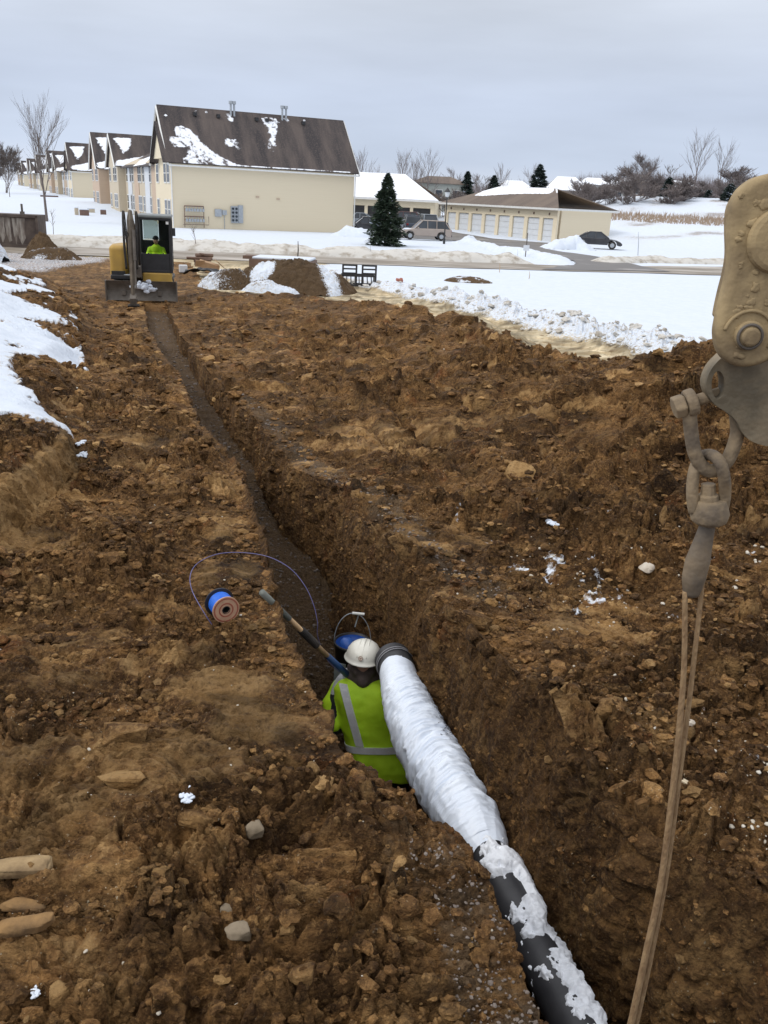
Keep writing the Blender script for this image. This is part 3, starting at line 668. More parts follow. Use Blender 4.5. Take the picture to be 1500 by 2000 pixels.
def apartment(label, detailed, s0):
    root = empty('apartment_building', A0+U2*s0, AX, label, 'apartment building', 'row of cream apartment buildings')
    def main_snow(S_, T_):
        v = pdist(S_, T_, [(.06, .38), (.10, .34), (.145, .40), (.19, .62), (.26, .84), (.36, .99), (.40, 1.02), (.0, 1.02), (.09, .90), (.11, .72), (.07, .60)])
        v = np.maximum(v, pdist(S_, T_, [(.03, .55), (.09, .56), (.10, .73), (.035, .74)]))
        v = np.maximum(v, pdist(S_, T_, [(.325, .06), (.37, .05), (.385, .14), (.375, .24), (.345, .18)])*.9)
        v = np.maximum(v, pdist(S_, T_, [(.515, .08), (.62, .04), (.635, .14), (.60, .36), (.575, .60), (.555, .78), (.51, .60), (.545, .40)])*.85)
        v = np.maximum(v, pdist(S_, T_, [(.65, .05), (.69, .05), (.685, .14), (.66, .13)])*.9)
        v = np.maximum(v, pdist(S_, T_, [(.27, .50), (.40, .48), (.42, .68), (.35, .76), (.27, .64)])*.52)
        v = np.maximum(v, .75*(T_ > .982)*(S_ < .95))
        for c in (.035, .19, .245, .77): v = np.maximum(v, .95*(np.hypot((S_-c)*2.6, T_-.07-.02*(c < .1)*6) < .022))
        return v
    _ms = main_snow
    main_snow = lambda a, b: np.clip(np.minimum(_ms(a, b), .66)-.10+.22*np.where(_ms(a, b) > .5, fbm(a*3, b*1, 0, .12, 3, 8), 0), 0, .72)
    def s2(S_, T_):
        v = pdist(S_, T_, [(.03, .15), (.18, .12), (.14, .45), (.09, .62), (.07, .40)])
        return np.maximum(v, pdist(S_, T_, [(.02, .85), (.5, .45), (.55, .62), (.2, .99), (.0, 1.0)]))
    block(root, 0, 8.6, RIDGE, 17.7, main_snow if detailed else s2, nx=260 if detailed else 60, ny=120 if detailed else 30)
    # small forward gable with its own lower roof edge
    fg = MB().prism([(-.0, EAVE), (6.2, EAVE), (3.1, EAVE+2.95)], -.5, -.0, ax='x').build('front_gable', M_SID, root)
    slope_grid('roof_slope', (-.85, 3.1, EAVE+3.1), (1.0, 3.1, EAVE+3.1), (1.0, -.4, EAVE-.35), (-.85, -.4, EAVE-.35), M_ROOF, 12, 8, no_snow, root)
    slope_grid('roof_slope', (-.85, 3.1, EAVE+3.1), (1.0, 3.1, EAVE+3.1), (1.0, 6.6, EAVE-.35), (-.85, 6.6, EAVE-.35), M_ROOF, 12, 8, no_snow, root)
    block(root, 35, 43.5, 9.6, 15, s2, mt=M_SID2, nx=60, ny=30)
    block(root, 55, 63.5, RIDGE, 17.7, s2, mt=M_PEACH, nx=60, ny=30)
    # connecting wing : eave along the street
    wg = MB().prism([(.9, 0), (13, 0), (13, EAVE-.1), (7, 8.7), (.9, EAVE-.1)], 8.6, 35, ax='y').build('wall', M_SID2, root); wg = MB().prism([(1.4, 0), (13, 0), (13, EAVE-.1), (7, 8.7), (1.4, EAVE-.1)], 43.5, 55, ax='y')
    wg.build('wall', M_SID2, root)
    for q_ in (14, 26): MB().box((.88, q_, EAVE/2), (.12, 3.2, EAVE-.4)).build('wall', M_PEACH, root)
    for q_ in (18.4, 31): MB().box((.86, q_, EAVE/2), (.12, 3.0, EAVE-.4)).build('wall', M_DOOR, root)
    def ws(S_, T_):
        return np.maximum(pdist(S_, T_, [(.0, .72), (.45, .35), (.5, .5), (.1, .98), (0, 1)]), pdist(S_, T_, [(.35, .95), (.7, .6), (.8, .75), (.6, 1.0)]))
    slope_grid('roof_slope', (7, 8.7, 8.85), (7, 34.9, 8.85), (.3, 34.9, EAVE-.45), (.3, 8.7, EAVE-.45), M_ROOF, 70, 30, ws, root)
    slope_grid('roof_slope', (7, 8.7, 8.85), (7, 34.9, 8.85), (13.6, 34.9, EAVE-.45), (13.6, 8.7, EAVE-.45), M_ROOF, 10, 6, no_snow, root)
    slope_grid('roof_slope', (7, 43.6, 8.85), (7, 54.9, 8.85), (.8, 54.9, EAVE-.45), (.8, 43.6, EAVE-.45), M_ROOF, 40, 20, lambda a, b: .9+0*a, root)
    for y in (10.2, 12.0, 16.5, 20.8, 23.0, 24.2, 28.6, 30.2, 33.0):
        for z in (1.55, 4.7): facade_window(root, y, z, x=.88, w_=.85)
    for y in (45.5, 48, 51, 53):
        for z in (1.55, 4.7): facade_window(root, y, z, x=1.38, w_=.85)
    for q_ in ((-.08, -.08), (17.78, -.08), (.8, 8.8)): MB().tube([(*q_, .1), (*q_, EAVE-.15)], .06, 8).build('downspout', M_TRIM, root)
    MB().box((8.85, -.46, EAVE-.62), (18.4, .14, .14)).build('gutter', M_TRIM, root)
    if detailed:
        # services on the blank side wall (local plane y = 0, facing the camera)
        def wp(px): return (px-340)/(690-340)*17.3
        r = MB()
        for z in (1.95, 1.05): r.tube([(wp(359), -.28, z), (wp(395), -.28, z)], .05, 8)
        r.tube([(wp(359), -.28, .1), (wp(359), -.28, 1.95)], .035, 8).tube([(wp(395), -.28, .1), (wp(395), -.28, 1.95)], .035, 8).tube([(wp(356), -.28, .35), (wp(404), -.28, .35), (wp(404), -.28, 1.1)], .03, 6)
        gm = r.build('gas_meter_rack', M_RUST, root)
        for i in range(7):
            for z in (1.62, .72):
                MB().box((wp(363)+i*.255, -.3, z), (.19, .16, .26)).cyl((wp(363)+i*.255, -.3, z+.1), (wp(363)+i*.255, -.3, z+.36), .02, 6).build('gas_meter', M_GREY, gm)
        e1 = MB().box((wp(423), -.13, 1.45), (.62, .22, .66)).build('electrical_box', M_GREY, root, bevel=.02)
        MB().box((wp(435), -.1, 1.5), (.42, .16, .42)).cyl((wp(435), -.1, .0), (wp(435), -.1, 1.3), .03, 8).build('electrical_box', M_GREY, root)
        mbk = MB().box((wp(454), -.14, 1.35), (.66, .24, 1.5)).box((wp(466), -.12, 1.4), (.46, .2, 1.6)).build('meter_bank', M_GREY, root, bevel=.015)
        for i in range(2):
            for j in range(4):
                c = (wp(450.5)+i*.33, -.27, .85+j*.34)
                MB().cyl(c, (c[0], c[1]-.1, c[2]), .11, 14).build('electric_meter', M_GLASS, mbk)
        for px in (500, 541): MB().box((wp(px), -.04, 3.0-(.1 if px > 520 else 0)), (.32, .06, .14)).build('dryer_vent', M_PEACH, root)
        # flues and roof vents
        k = (RIDGE-EAVE)/4.3
        for s_ in (437, 443, 531, 538):
            x = (s_-313)/(645-313)*17.9-.2; y = 3.9
            MB().cyl((x, y, RIDGE-.8), (x, y, RIDGE+.55), .1, 10).cyl((x, y, RIDGE+.55), (x, y, RIDGE+.8), .19, 10).build('flue', M_GREY, root)
        for x in (3.0, 5.2, 13.6, 8.9, 9.9): MB().box((x, 3.6, RIDGE-.6), (.32, .34, .3)).build('roof_vent', M_BLACK, root)
    return root
apartment('nearest cream apartment building, its big blank side wall carrying gas and electric meters', True, 0)
a2 = apartment('second cream apartment building along the street, blank side wall just left of the excavator cab', False, 97)
def relabel(o, s): o['label'] = s; return o
a3 = copy_tree(a2); a3.location = A0+U2*198; relabel(a3, 'third apartment building along the street, behind the tall bare tree')
a4 = copy_tree(a2); a4.location = A0+U2*300; relabel(a4, 'farthest apartment building, small at the far left end of the row')
# ------------------------------------------------------------------ garages
def hip(root, Lx, Dy, ev, rg, snow, oh=.5, mt=M_GROOF):
    h = Dy/2
    a, b, c, d = (-oh, -oh, ev), (Lx+oh, -oh, ev), (Lx+oh, Dy+oh, ev), (-oh, Dy+oh, ev); r1, r2 = (h, h, rg), (Lx-h, h, rg)
    slope_grid('roof_slope', r1, r2, b, a, mt, 160, 40, snow, root, .1)
    slope_grid('roof_slope', r2, r1, d, c, mt, 20, 8, no_snow, root, .1)
    slope_grid('roof_slope', r2, r2, c, b, mt, 20, 20, no_snow if snow is not full_snow else full_snow, root, .1)
    slope_grid('roof_slope', r1, r1, a, d, mt, 20, 20, full_snow, root, .1)
    MB().box((Lx/2, -oh-.05, ev-.12), (Lx+2*oh+.1, .1, .2)).box((Lx+oh+.05, Dy/2, ev-.12), (.1, Dy+2*oh, .2)).build('fascia', M_TRIM, root)
def full_snow(S_, T_): return 1+0*S_
def garage(loc, rz, Lx, Dy, ndoors, label, ev, rg, snow, dw=2.5, open_from=None):
    root = empty('garage', loc, rz, label, 'garage')
    w_ = MB(); w_.box((Lx/2, Dy/2+.3, ev/2-.1), (Lx, Dy-.6, ev-.2+.0)); 
    st = Lx/ndoors
    # front wall with door recesses : piers, header
    w_.box((Lx/2, .15, (ev+2.35)/2-.05), (Lx, .3, ev-2.35-.1))
    for i in range(ndoors+1): w_.box((min(max(i*st, .25), Lx-.25), .145, 1.17), (st-dw if 0 < i < ndoors else .5, .29, 2.36))
    w_.build('wall', M_SID, root)
    hip(root, Lx, Dy, ev, rg, snow)
    for i in range(ndoors):
        c = (i+.5)*st
        if open_from is not None and i >= open_from:
            MB().box((c, .26, 1.15), (dw, .05, 2.3)).build('interior_shade_panel', M_BLACK, root); continue  # flat black panel, the shade inside an open garage put in as colour
        d = MB()
        for j in range(4): d.box((c, .2, .3+j*.575), (dw-.04, .06, .555))
        d.build('garage_door', M_DOOR, root)
        MB().box((c, .0, 2.75), (.16, .1, .22)).build('wall_lamp', M_RUST, root)
    return root
gc = at(1083, 474, -1.2); gd = Vector((cos(radians(205)), 0, 0))
GA = radians(-52)          # doors face left-front
gl_ = 17.2
def gsnow(S_, T_): return np.maximum(pdist(S_, T_, [(-.05, -.1), (.93, -.1), (.95, .1), (.90, .30), (.6, .34), (.38, .42), (.2, .55), (.1, .55), (.02, .3)]), pdist(S_, T_, [(.97, .05), (1.02, .0), (1.02, .15), (.985, .25)]))
go = Vector((gc.x, gc.y, -1.25))-Vector((cos(GA), sin(GA), 0))*gl_
garage(go, GA, gl_, 8.4, 8, 'long brown-roofed garage with a row of white doors, snow along its ridge', 3.35, 5.25, gsnow, dw=1.7)
g2 = at(850, 452, -1.2); GB = radians(-8)
go2 = Vector((g2.x, 112, -1.1))-Vector((cos(GB), sin(GB), 0))*26
garage(go2, GB, 26, 9, 9, 'snow-roofed garage behind the spruce, beside the big apartment building', 3.3, 6.3, full_snow, open_from=5)
# ------------------------------------------------------------------ distant houses
M_HW = [mat('pale_green_siding', (.40, .42, .38), (.36, .38, .34), scale=2), mat('beige_siding', (.48, .42, .34), (.42, .37, .3), scale=2), mat('white_siding', (.56, .56, .54), (.5, .5, .48), scale=2), mat('brown_siding', (.27, .21, .17), (.23, .18, .15), scale=2)]
def house(px, Y, wpx, eave_py, ridge_py, label, wall, snow, roofm=None):
    c = atY(px, eave_py, Y); ez = c.z; w_ = wpx/FPX*Y*1.06; rz_ = atY(px, ridge_py, Y).z; g = zf(c.x, Y)
    root = empty('house', (c.x, Y, g), radians(random.uniform(-6, 6)), label, 'house', 'houses on the rise behind the garages')
    e_, r_ = ez-g, rz_-g; D = 9
    MB().box((0, D/2, e_/2-.3), (w_, D, e_+.6)).build('wall', wall, root)
    o = .5
    a, b, c_, d = (-w_/2-o, -o, e_), (w_/2+o, -o, e_), (w_/2+o, D+o, e_), (-w_/2-o, D+o, e_); r1, r2 = (-w_*.22, D/2, r_), (w_*.22, D/2, r_)
    for q, fn in (((r1, r2, b, a), snow), ((r2, r1, d, c_), snow), ((r2, r2, c_, b), snow), ((r1, r1, a, d), snow)): slope_grid('roof_slope', *q, roofm or M_GROOF, 24, 12, fn, root, .1)
    for i in range(3):
        for z in ([e_-1.6] if e_ < 4 else [e_-1.6, e_-4.3]):
            f = MB().box((-w_*.32+i*w_*.32, -.04, z), (1.3, .08, 1.3)).build('window', M_TRIM, root); MB().box((-w_*.32+i*w_*.32, -.1, z), (1.1, .03, 1.1)).build('pane', M_GLASS, f)
    return root
part = lambda S_, T_: .45+.3*np.sin(S_*7)
house(858, 150, 92, 358, 343, 'pale green two-storey house with a dark hipped roof behind the lamp post', M_HW[0], no_snow)
house(745, 165, 60, 368, 352, 'low house with snowy roof behind the spruce top', M_HW[1], full_snow)
house(1010, 158, 66, 376, 352, 'house with a snow-covered gable behind the garage, left of the round evergreen', M_HW[3], full_snow)
house(1108, 160, 70, 372, 344, 'snow-roofed house right of the round evergreen, above the garage roof', M_HW[1], full_snow)
house(1178, 168, 88, 362, 347, 'white house with snowy roof behind the thicket', M_HW[2], full_snow)
house(1245, 182, 60, 356, 348, 'long brown-walled house half hidden behind the bare spreading tree', M_HW[3], part)
house(1335, 175, 58, 372, 352, 'snow-roofed house between the two tall thin trees on the hill', M_HW[2], full_snow)
# ------------------------------------------------------------------ trees
def bare_tree(name, loc, h, spread, seed, label, mt=M_BARKF, trunk=None, depth=5, split=.3, group=None, cat='tree', upright=.75, thick=1.0, stems=1, kids=(3, 4)):
    rnd = random.Random(seed); root = empty(name, loc, 0, label, cat, group)
    tr, cr = MB(), MB(); r0 = (trunk or h*.014)
    def br(p, d, l, r, lev, mb):
        pts = [p]; q = Vector(d); n = 4 if lev < 2 else 3
        for i in range(n):
            q = (q+Vector((rnd.gauss(0, .10), rnd.gauss(0, .10), rnd.gauss(0, .04)+.03*upright))).normalized(); pts.append(pts[-1]+q*(l/n))
        mb.tube(pts, [r*(1-.55*i/n) for i in range(n+1)], 6 if lev < 2 else 3, caps=False)
        if lev >= depth: return
        for j in range(rnd.randint(*kids)):
            t = rnd.uniform(.35, 1); k = min(int(t*n), n-1); st = pts[k]+(pts[k+1]-pts[k])*(t*n-k)
            ang = rnd.uniform(0, 2*pi); sp = spread*rnd.uniform(.6, 1.2)
            dd = (q*upright+Vector((cos(ang)*sp, sin(ang)*sp, .25*upright))).normalized()
            br(st, dd, l*rnd.uniform(.55, .8), max(r*.52, .008*thick), lev+1, cr)
        br(pts[-1], q, l*.75, max(r*.45, .008*thick), lev+1, cr)
    for s_ in range(stems):
        lean = .02 if stems == 1 else .14
        d = Vector((rnd.gauss(0, lean), rnd.gauss(0, lean), 1)).normalized()
        p = Vector((rnd.gauss(0, .15)*(stems > 1), rnd.gauss(0, .15)*(stems > 1), -.3))
        tp = [p, p+d*(h*split), p+d*(h*.6)+Vector((rnd.gauss(0, .01*h), 0, 0)), p+d*(h*.86)+Vector((rnd.gauss(0, .015*h), 0, 0))]; tr.tube(tp, [r0*1.1, r0*.8, r0*.45, r0*.12], 8, caps=False)
        nb = max(6, int(h*1.15)) if stems == 1 else 5
        for j in range(nb):
            t = split*.85+(.84-split*.85)*j/nb; ang = j*2.4+rnd.uniform(0, 1); sp = spread*1.1
            ln = h*(.20+.16*(1-t))*(1-abs(t-.35)*.35)
            br(p+d*(h*t), (d*upright+Vector((cos(ang)*sp, sin(ang)*sp, 0))).normalized(), ln, r0*(.48-.3*t), 2 if nb > 8 else 1, cr)
    mz = max(v.z for v in cr.v); k = h/mz
    for mb_ in (tr, cr):
        for v in mb_.v: v *= k
    tr.build('trunk', mt, root, smooth=True); cr.build('crown', mt, root)
    return root
def tree_px(name, px, py_base, py_top, Y, *a, **k):
    p = atY(px, py_base, Y); g = zf(p.x, Y) if Y > 50 else p.z
    t = atY(px, py_top, Y); return bare_tree(name, (p.x, Y, g), t.z-g, *a, **k)
tree_px('bare_tree', 92, 432, 170, 82, .42, 11, 'tall bare leafless tree standing in the snow in front of the row of apartment buildings', mt=M_BARK, trunk=.16, depth=5, split=.30, upright=.95, kids=(2, 4))
GT = 'bare trees on the skyline behind the garages'
for px, top, Y, sd, up, lab in ((703, 282, 150, 1, 1.0, 'slim bare tree just right of the big apartment building roof'), (733, 318, 170, 2, .9, 'small faint bare tree left of the spruce, on the skyline'),
                          (783, 285, 150, 3, 1.0, 'tall bare tree rising above the spruce top'), (808, 300, 148, 14, 1.0, 'bare tree between the two tall ones above the snowy garage'), (832, 284, 148, 4, .9, 'densest tall bare tree, left of the pale green house'),
                          (888, 325, 165, 5, .8, 'round bare tree right of the pale green house'), (932, 335, 160, 6, .7, 'low reddish bare tree right of the small dark evergreen'), (976, 313, 160, 7, 1.1, 'narrow bare tree above the middle of the long garage'),
                          (1032, 314, 165, 8, .9, 'bare tree just left of the round evergreen')):
    tree_px('bare_tree', px, 400, top, Y, .55 if up < 1 else .38, sd, lab, depth=4, upright=up, thick=2.2, split=.22, group=GT, kids=(3, 4))
GH = 'bare trees on the snowy hillside'
tree_px('bare_tree', 1243, 405, 290, 128, .6, 21, 'wide-spreading bare tree on the hillside right of the long garage', depth=5, upright=.7, thick=1.5, split=.2, group=GH, stems=2)
tree_px('bare_tree', 1350, 400, 247, 140, .5, 22, 'tallest slender bare tree on the hillside', depth=4, upright=.9, thick=1.6, split=.35, group=GH)
tree_px('bare_tree', 1397, 395, 262, 142, .45, 23, 'slender bare tree beside the tallest one, nearer the yellow steel arm', depth=4, upright=.9, thick=1.6, split=.35, group=GH)
tree_px('dead_tree', 1298, 405, 318, 126, .7, 24, 'dark broken snag leaning right above the snowy evergreen', mt=M_BARK, depth=3, upright=.6, thick=4, split=.3, kids=(1, 3), cat='dead tree')
GB_ = 'leafless bushes on the hillside'
for i, (px, top, bot, Y) in enumerate(((1150, 355, 420, 112), (1185, 360, 430, 112), (1215, 368, 440, 110), (1262, 365, 430, 116), (1285, 360, 415, 120), (1340, 345, 400, 132), (1370, 350, 400, 132), (1405, 345, 400, 130), (1385, 380, 430, 116), (1415, 385, 435, 114), (1435, 360, 400, 125), (1480, 350, 410, 128), (1360, 372, 425, 118), (690, 345, 400, 130), (812, 348, 400, 132), (870, 372, 402, 118), (895, 365, 400, 118), (1130, 345, 390, 126))):
    nm = ['first', 'second', 'third', 'fourth', 'fifth', 'sixth', 'seventh', 'eighth', 'ninth', 'tenth', 'eleventh', 'twelfth', 'thirteenth', 'fourteenth', 'fifteenth'][i] if i < 15 else ''
    tree_px('bush', px, bot, top, Y, .8, 40+i, 'brown leafless thicket among the bare trees behind the garages and on the hillside', depth=4, upright=.6, thick=2.3, split=.08, group=GB_, stems=4, trunk=.05, cat='bush', kids=(2, 4))
pb_ = [o for o in COL.objects if o.name.startswith('bush') and 'label' in o][:6]
rnd = random.Random(77)
for i in range(28):
    px = rnd.uniform(1125, 1500); Y = rnd.uniform(109, 138) if px > 1200 else rnd.uniform(124, 150)
    q = atY(px, 400, Y); c = copy_tree(pb_[i % 6]); c.location = (q.x, Y, zf(q.x, Y)); c.rotation_euler = (0, 0, rnd.uniform(0, 6.3)); k_ = rnd.uniform(.8, 1.5); c.scale = (k_*1.2, k_*1.2, k_)
for px, top, Y, lab in ((12, 275, 190, 'dark bare tree at the left edge beyond the apartment row'), (-12, 295, 180, 'bare tree cut by the left edge of the picture')):
    tree_px('bare_tree', px, 372, top, Y, .5, 60+px, lab, mt=M_BARK, depth=5, upright=.9, thick=3.2, split=.15, group='bare trees at the far left', stems=2)
tree_px('young_tree', 18, 373, 330, 150, .4, 71, 'small young bare tree in the snow at the far left', mt=M_BARK, depth=3, thick=1.5, split=.4)
def sapling(px, bot, top, lab, lean=0, mt=M_BARK, r=.022, nm='sapling'):
    p = at(px, bot, -1.2); t = atY(px-lean, top, p.y); h = t.z+1.2
    root = empty(nm, p, 0, lab, nm.replace('_', ' ')); d = (t-p)
    MB().tube([(0, 0, -.1), d*.5+Vector((.03, 0, 0)), d], [r, r*.8, r*.4], 6).build('trunk' if nm == 'sapling' else 'stake', mt, root)
    if nm == 'sapling':
        c = MB(); rnd = random.Random(px)
        for i in range(12):
            q = d*rnd.uniform(.35, .95); a = rnd.uniform(0, 6.3); c.tube([q, q+Vector((cos(a)*.28, sin(a)*.28, .35))*rnd.uniform(.5, 1.1)], [.009, .005], 3)
        c.build('crown', mt, root)
sapling(105, 472, 415, 'thin sapling right of the rusty steel box', 4)
sapling(384, 490, 440, 'thin sapling in front of the gas meters', 8)
NEED = mat('evergreen_needles', (.020, .040, .022), (.045, .065, .035), scale=6, rough=.8, bump=0)
NEEDF = mat('dark_evergreen_needles', (.025, .042, .034), (.04, .058, .045), scale=4, rough=.8, bump=0)
def conifer(loc, h, w_, seed, label, snow=.12, n=2600, mt=NEED, group=None, leaf=.16):
    rg = np.random.default_rng(seed); root = empty('evergreen_tree', loc, 0, label, 'evergreen tree', group)
    MB().tube([(0, 0, -.2), (0, 0, h*.97)], [h*.02, .01], 7).build('trunk', M_BARK, root)
    def twigs(n, up):
        t = rg.random(n)**.75; z = h*(.03+.97*t); ang = rg.random(n)*2*pi
        lay = .78+.20*np.sin(t*h*7+ang*2)+.16*np.sin(ang*5+seed+t*6)+.14*fbm(np.cos(ang)*2, np.sin(ang)*2, t*5, .6, 2, seed)
        R_ = w_/2*(1-t)**.68*lay*np.minimum(1, .55+t*9)
        rr = R_*rg.random(n)**.38
        p = np.stack([rr*np.cos(ang), rr*np.sin(ang), z-.18*rr+(.03 if up else 0)], 1)
        l = leaf*(.6+.8*rg.random(n))*(1.0-.45*t)*1.5
        d = np.stack([np.cos(ang+rg.normal(0, .5, n)), np.sin(ang+rg.normal(0, .5, n)), rg.normal(.05 if not up else 0, .28, n)], 1)
        s_ = np.stack([-d[:, 1], d[:, 0], rg.normal(0, .5 if not up else .1, n)], 1)
        a = p-d*l[:, None]; b = p+d*l[:, None]; c = p+s_*(l*.34)[:, None]+np.array([0, 0, .02]); e_ = p-s_*(l*.34)[:, None]-np.array([0, 0, .02])
        V = np.stack([a, c, b, e_], 1).reshape(-1, 3); return V, (np.arange(n)*4)[:, None]+np.arange(4)[None]
    V, F_ = twigs(n, False); np_mesh('needles', V, F_, mt, smooth=False, parent=root)
    V, F_ = twigs(int(n*snow), True); np_mesh('snow_dusting', V, F_, SNOW, smooth=False, parent=root)
    return root
sp = at(752, 482, -1.2); conifer(sp, 5.15, 3.5, 5, 'dark green spruce in the snow in front of the snow-roofed garage', .03, 6200, leaf=.16)
def con_px(px, bot, top, wpx, Y, lab, snow=.1, n=1400):
    t = atY(px, top, Y); g = atY(px, bot, Y).z if bot else zf(t.x, Y); g = min(g, zf(t.x, Y)+.5) if Y < 130 else g
    conifer((t.x, Y, g), t.z-g, wpx/FPX*Y, int(px), lab, snow, n, NEEDF, 'evergreens on the rise', leaf=.34)
con_px(914, 392, 335, 34, 150, 'small pointed dark evergreen right of the pale green house', .05)
con_px(966, 385, 343, 36, 160, 'small faint evergreen behind the long garage roof', .06)
con_px(1056, 395, 322, 58, 145, 'round-topped dark evergreen above the long garage roof', .08, 2600)
con_px(1309, 402, 348, 46, 120, 'snow-dusted evergreen below the dead snag on the hillside', .22, 2200)
con_px(1428, 432, 360, 60, 112, 'snow-dusted evergreen beside the yellow steel arm', .2, 2200)
con_px(1385, 420, 372, 30, 116, 'small snow-dusted evergreen within the hillside thicket', .22, 900)
def dry_grass():
    rg = np.random.default_rng(9); n = 2400; az = np.radians(rg.uniform(12.2, 27, n)); r = rg.uniform(104, 107.5, n)+2*fbm(az*60, az*0, 0, 3, 2, 5)
    x, y = r*np.sin(az), r*np.cos(az); z = zfar(x, y); h = rg.uniform(.2, .7, n); a = rg.normal(0, .2, n)
    w_ = .05
    V = np.stack([np.stack([x-w_, y, z-.05], 1), np.stack([x+w_, y, z-.05], 1), np.stack([x+a, y+.0, z+h], 1)], 1).reshape(-1, 3)
    o = np_mesh('dry_grass', V, (np.arange(n)*3)[:, None]+np.arange(3)[None], mat('dry_grass_blades', (.46, .35, .26), (.38, .28, .2), scale=2, bump=0), smooth=False); tag(o, kind='stuff')
dry_grass()
def far_woods():
    rg = np.random.default_rng(19); n = 26000; az = np.radians(np.concatenate([rg.uniform(-34, -27.5, n//8), rg.uniform(-5, 30, n-n//8)])); r = rg.uniform(215, 260, n)
    x, y = r*np.sin(az), r*np.cos(az); z = zfar(x, y); H = 5+4*fbm(az*50, az*0, 0, 2.0, 4, 3); h = H*rg.uniform(.5, 1.1, n); a = rg.normal(0, .9, n); w_ = .09
    V = np.stack([np.stack([x-w_, y, z-.05], 1), np.stack([x+w_, y, z-.05], 1), np.stack([x+a, y+.0, z+h], 1)], 1).reshape(-1, 3)
    o = np_mesh('distant_woods', V, (np.arange(n)*3)[:, None]+np.arange(3)[None], mat('far_twigs', (.27, .235, .24), (.21, .18, .185), scale=.1, bump=0), smooth=False); tag(o, kind='stuff')
far_woods()
# ------------------------------------------------------------------ vehicles
def car(loc, rz, label, paint, L_=4.6, W_=1.8, H_=1.65, kind='suv', snow=(), cat='car'):
    root = empty('parked_car', loc, rz, label, cat, 'cars parked by the garages')
    wr = .34; fx, rx = L_*.32, -L_*.30
    def arch(cx): return [(cx+cos(a)*(wr+.07), wr+sin(a)*(wr+.07)) for a in [pi*k/8 for k in range(0, 9)]]
    hb = .98 if kind == 'suv' else .90
    body = [(-L_/2+.03, .28), (-L_/2, .55), (-L_/2+.05, hb-.02)]
    body += [(-L_*.34, hb+.02), (L_*.19, hb)]
    body += [(L_*.40, hb-.14), (L_/2-.05, hb-.30), (L_/2, .5), (L_/2-.04, .28)]
    low = [(L_/2-.04, .28)]+[(a, b) for a, b in arch(fx)]+[(a, b) for a, b in arch(rx)]+[(-L_/2+.03, .28)]
    poly = body[:-1]+[(x_, max(z_, .22)) for x_, z_ in low][:-1]
    MB().prism(poly, -W_/2, W_/2).build('body', paint, root, bevel=.07, seg=3)
    if kind == 'suv': cab = [(-L_/2+.12, hb-.03), (-L_*.42, H_-.12), (-L_*.36, H_-.02), (L_*.08, H_-.02), (L_*.235, hb-.03)]
    else: cab = [(-L_*.40, hb-.03), (-L_*.24, H_-.10), (-L_*.14, H_-.02), (L_*.08, H_-.03), (L_*.25, hb-.03)]
    n = len(cab)
    def ins(z): return W_/2-.06-(z-hb)/(H_-hb)*.22
    gm = MB(); vs = [(a, -ins(b), b) for a, b in cab]+[(a, ins(b), b) for a, b in cab]
    gm.add(vs, [tuple(range(n)), tuple(range(2*n-1, n-1, -1))]+[(i, i+n, (i+1) % n+n, (i+1) % n) for i in range(n)])
    gm.build('windows', M_GLASS, root, bevel=.03)
    rf = MB()
    rf.box(((cab[2][0]+cab[3][0])/2, 0, H_), (cab[3][0]-cab[2][0]+.12, 2*ins(H_)+.04, .06))
    for sgn in (-1, 1):
        for (a, b), (c, d) in ((cab[0], cab[2]), (cab[4], cab[3])): rf.tube([(a, sgn*(ins(b)+.01), b), (c, sgn*(ins(d)+.01), d)], .05, 6)
        for x_ in (L_*-.02, -L_*.2): rf.tube([(x_, sgn*(ins(hb)+.012), hb), (x_, sgn*(ins(H_)+.012), H_-.02)], .035, 6)
    rf.build('roof', paint, root, bevel=.02)
    for sx, sy in ((fx, 1), (fx, -1), (rx, 1), (rx, -1)):
        y = sy*(W_/2-.10)
        t = MB().torus((sx, y, wr), wr-.09, .095, (0, 1, 0), 24, 8).build('wheel', M_RUB, root, smooth=True)
        rm = MB().cyl((sx, y-.07, wr), (sx, y+.07, wr), wr-.14, 16)
        for k in range(5):
            a = k*2*pi/5; rm.box((sx+cos(a)*.1, y+sy*.075, wr+sin(a)*.1), (.05, .02, .05))
        rm.build('rim', M_GREY, t)
    for sy in (-1, 1):
        MB().box((L_/2-.12, sy*(W_/2-.28), hb-.36), (.16, .34, .15)).build('headlight', M_DOOR, root, bevel=.03)
        MB().box((-L_/2+.05, sy*(W_/2-.2), hb-.16), (.1, .22, .22)).build('tail_light', mat('red_lens', (.25, .02, .02), rough=.3, bump=0), root, bevel=.02)
        MB().box((L_*.17, sy*(W_/2+.06), hb+.06), (.14, .16, .12)).build('mirror', paint, root, bevel=.03)
    MB().box((L_/2-.0, 0, .42), (.1, W_-.2, .18)).box((-L_/2+.0, 0, .42), (.1, W_-.2, .18)).build('bumper', M_BLACK, root, bevel=.03)
    for nm, x0, x1, z in snow:
        sm = MB(); sm.ico(((x0+x1)/2, 0, z), 1, 2, .12, 3, ((x1-x0)/2, W_/2-.15, .10)); sm.build('snow_cover', SNOW, root, smooth=True)
    return root
TAN = mat('tan_car_paint', (.36, .30, .255), (.33, .27, .23), scale=2, rough=.35, coat=.4, bump=0)
NAVY = mat('dark_blue_car_paint', (.03, .045, .075), (.045, .06, .09), scale=3, rough=.35, coat=.4, bump=0)
BLK = mat('black_car_paint', (.015, .016, .02), (.03, .03, .035), scale=3, rough=.3, coat=.5, bump=0)
MAR = mat('maroon_car_paint', (.10, .02, .022), (.06, .015, .016), scale=3, rough=.35, coat=.4, bump=0)
SIL = mat('silver_blue_car_paint', (.25, .29, .33), (.2, .23, .27), scale=3, rough=.35, coat=.4, bump=0)
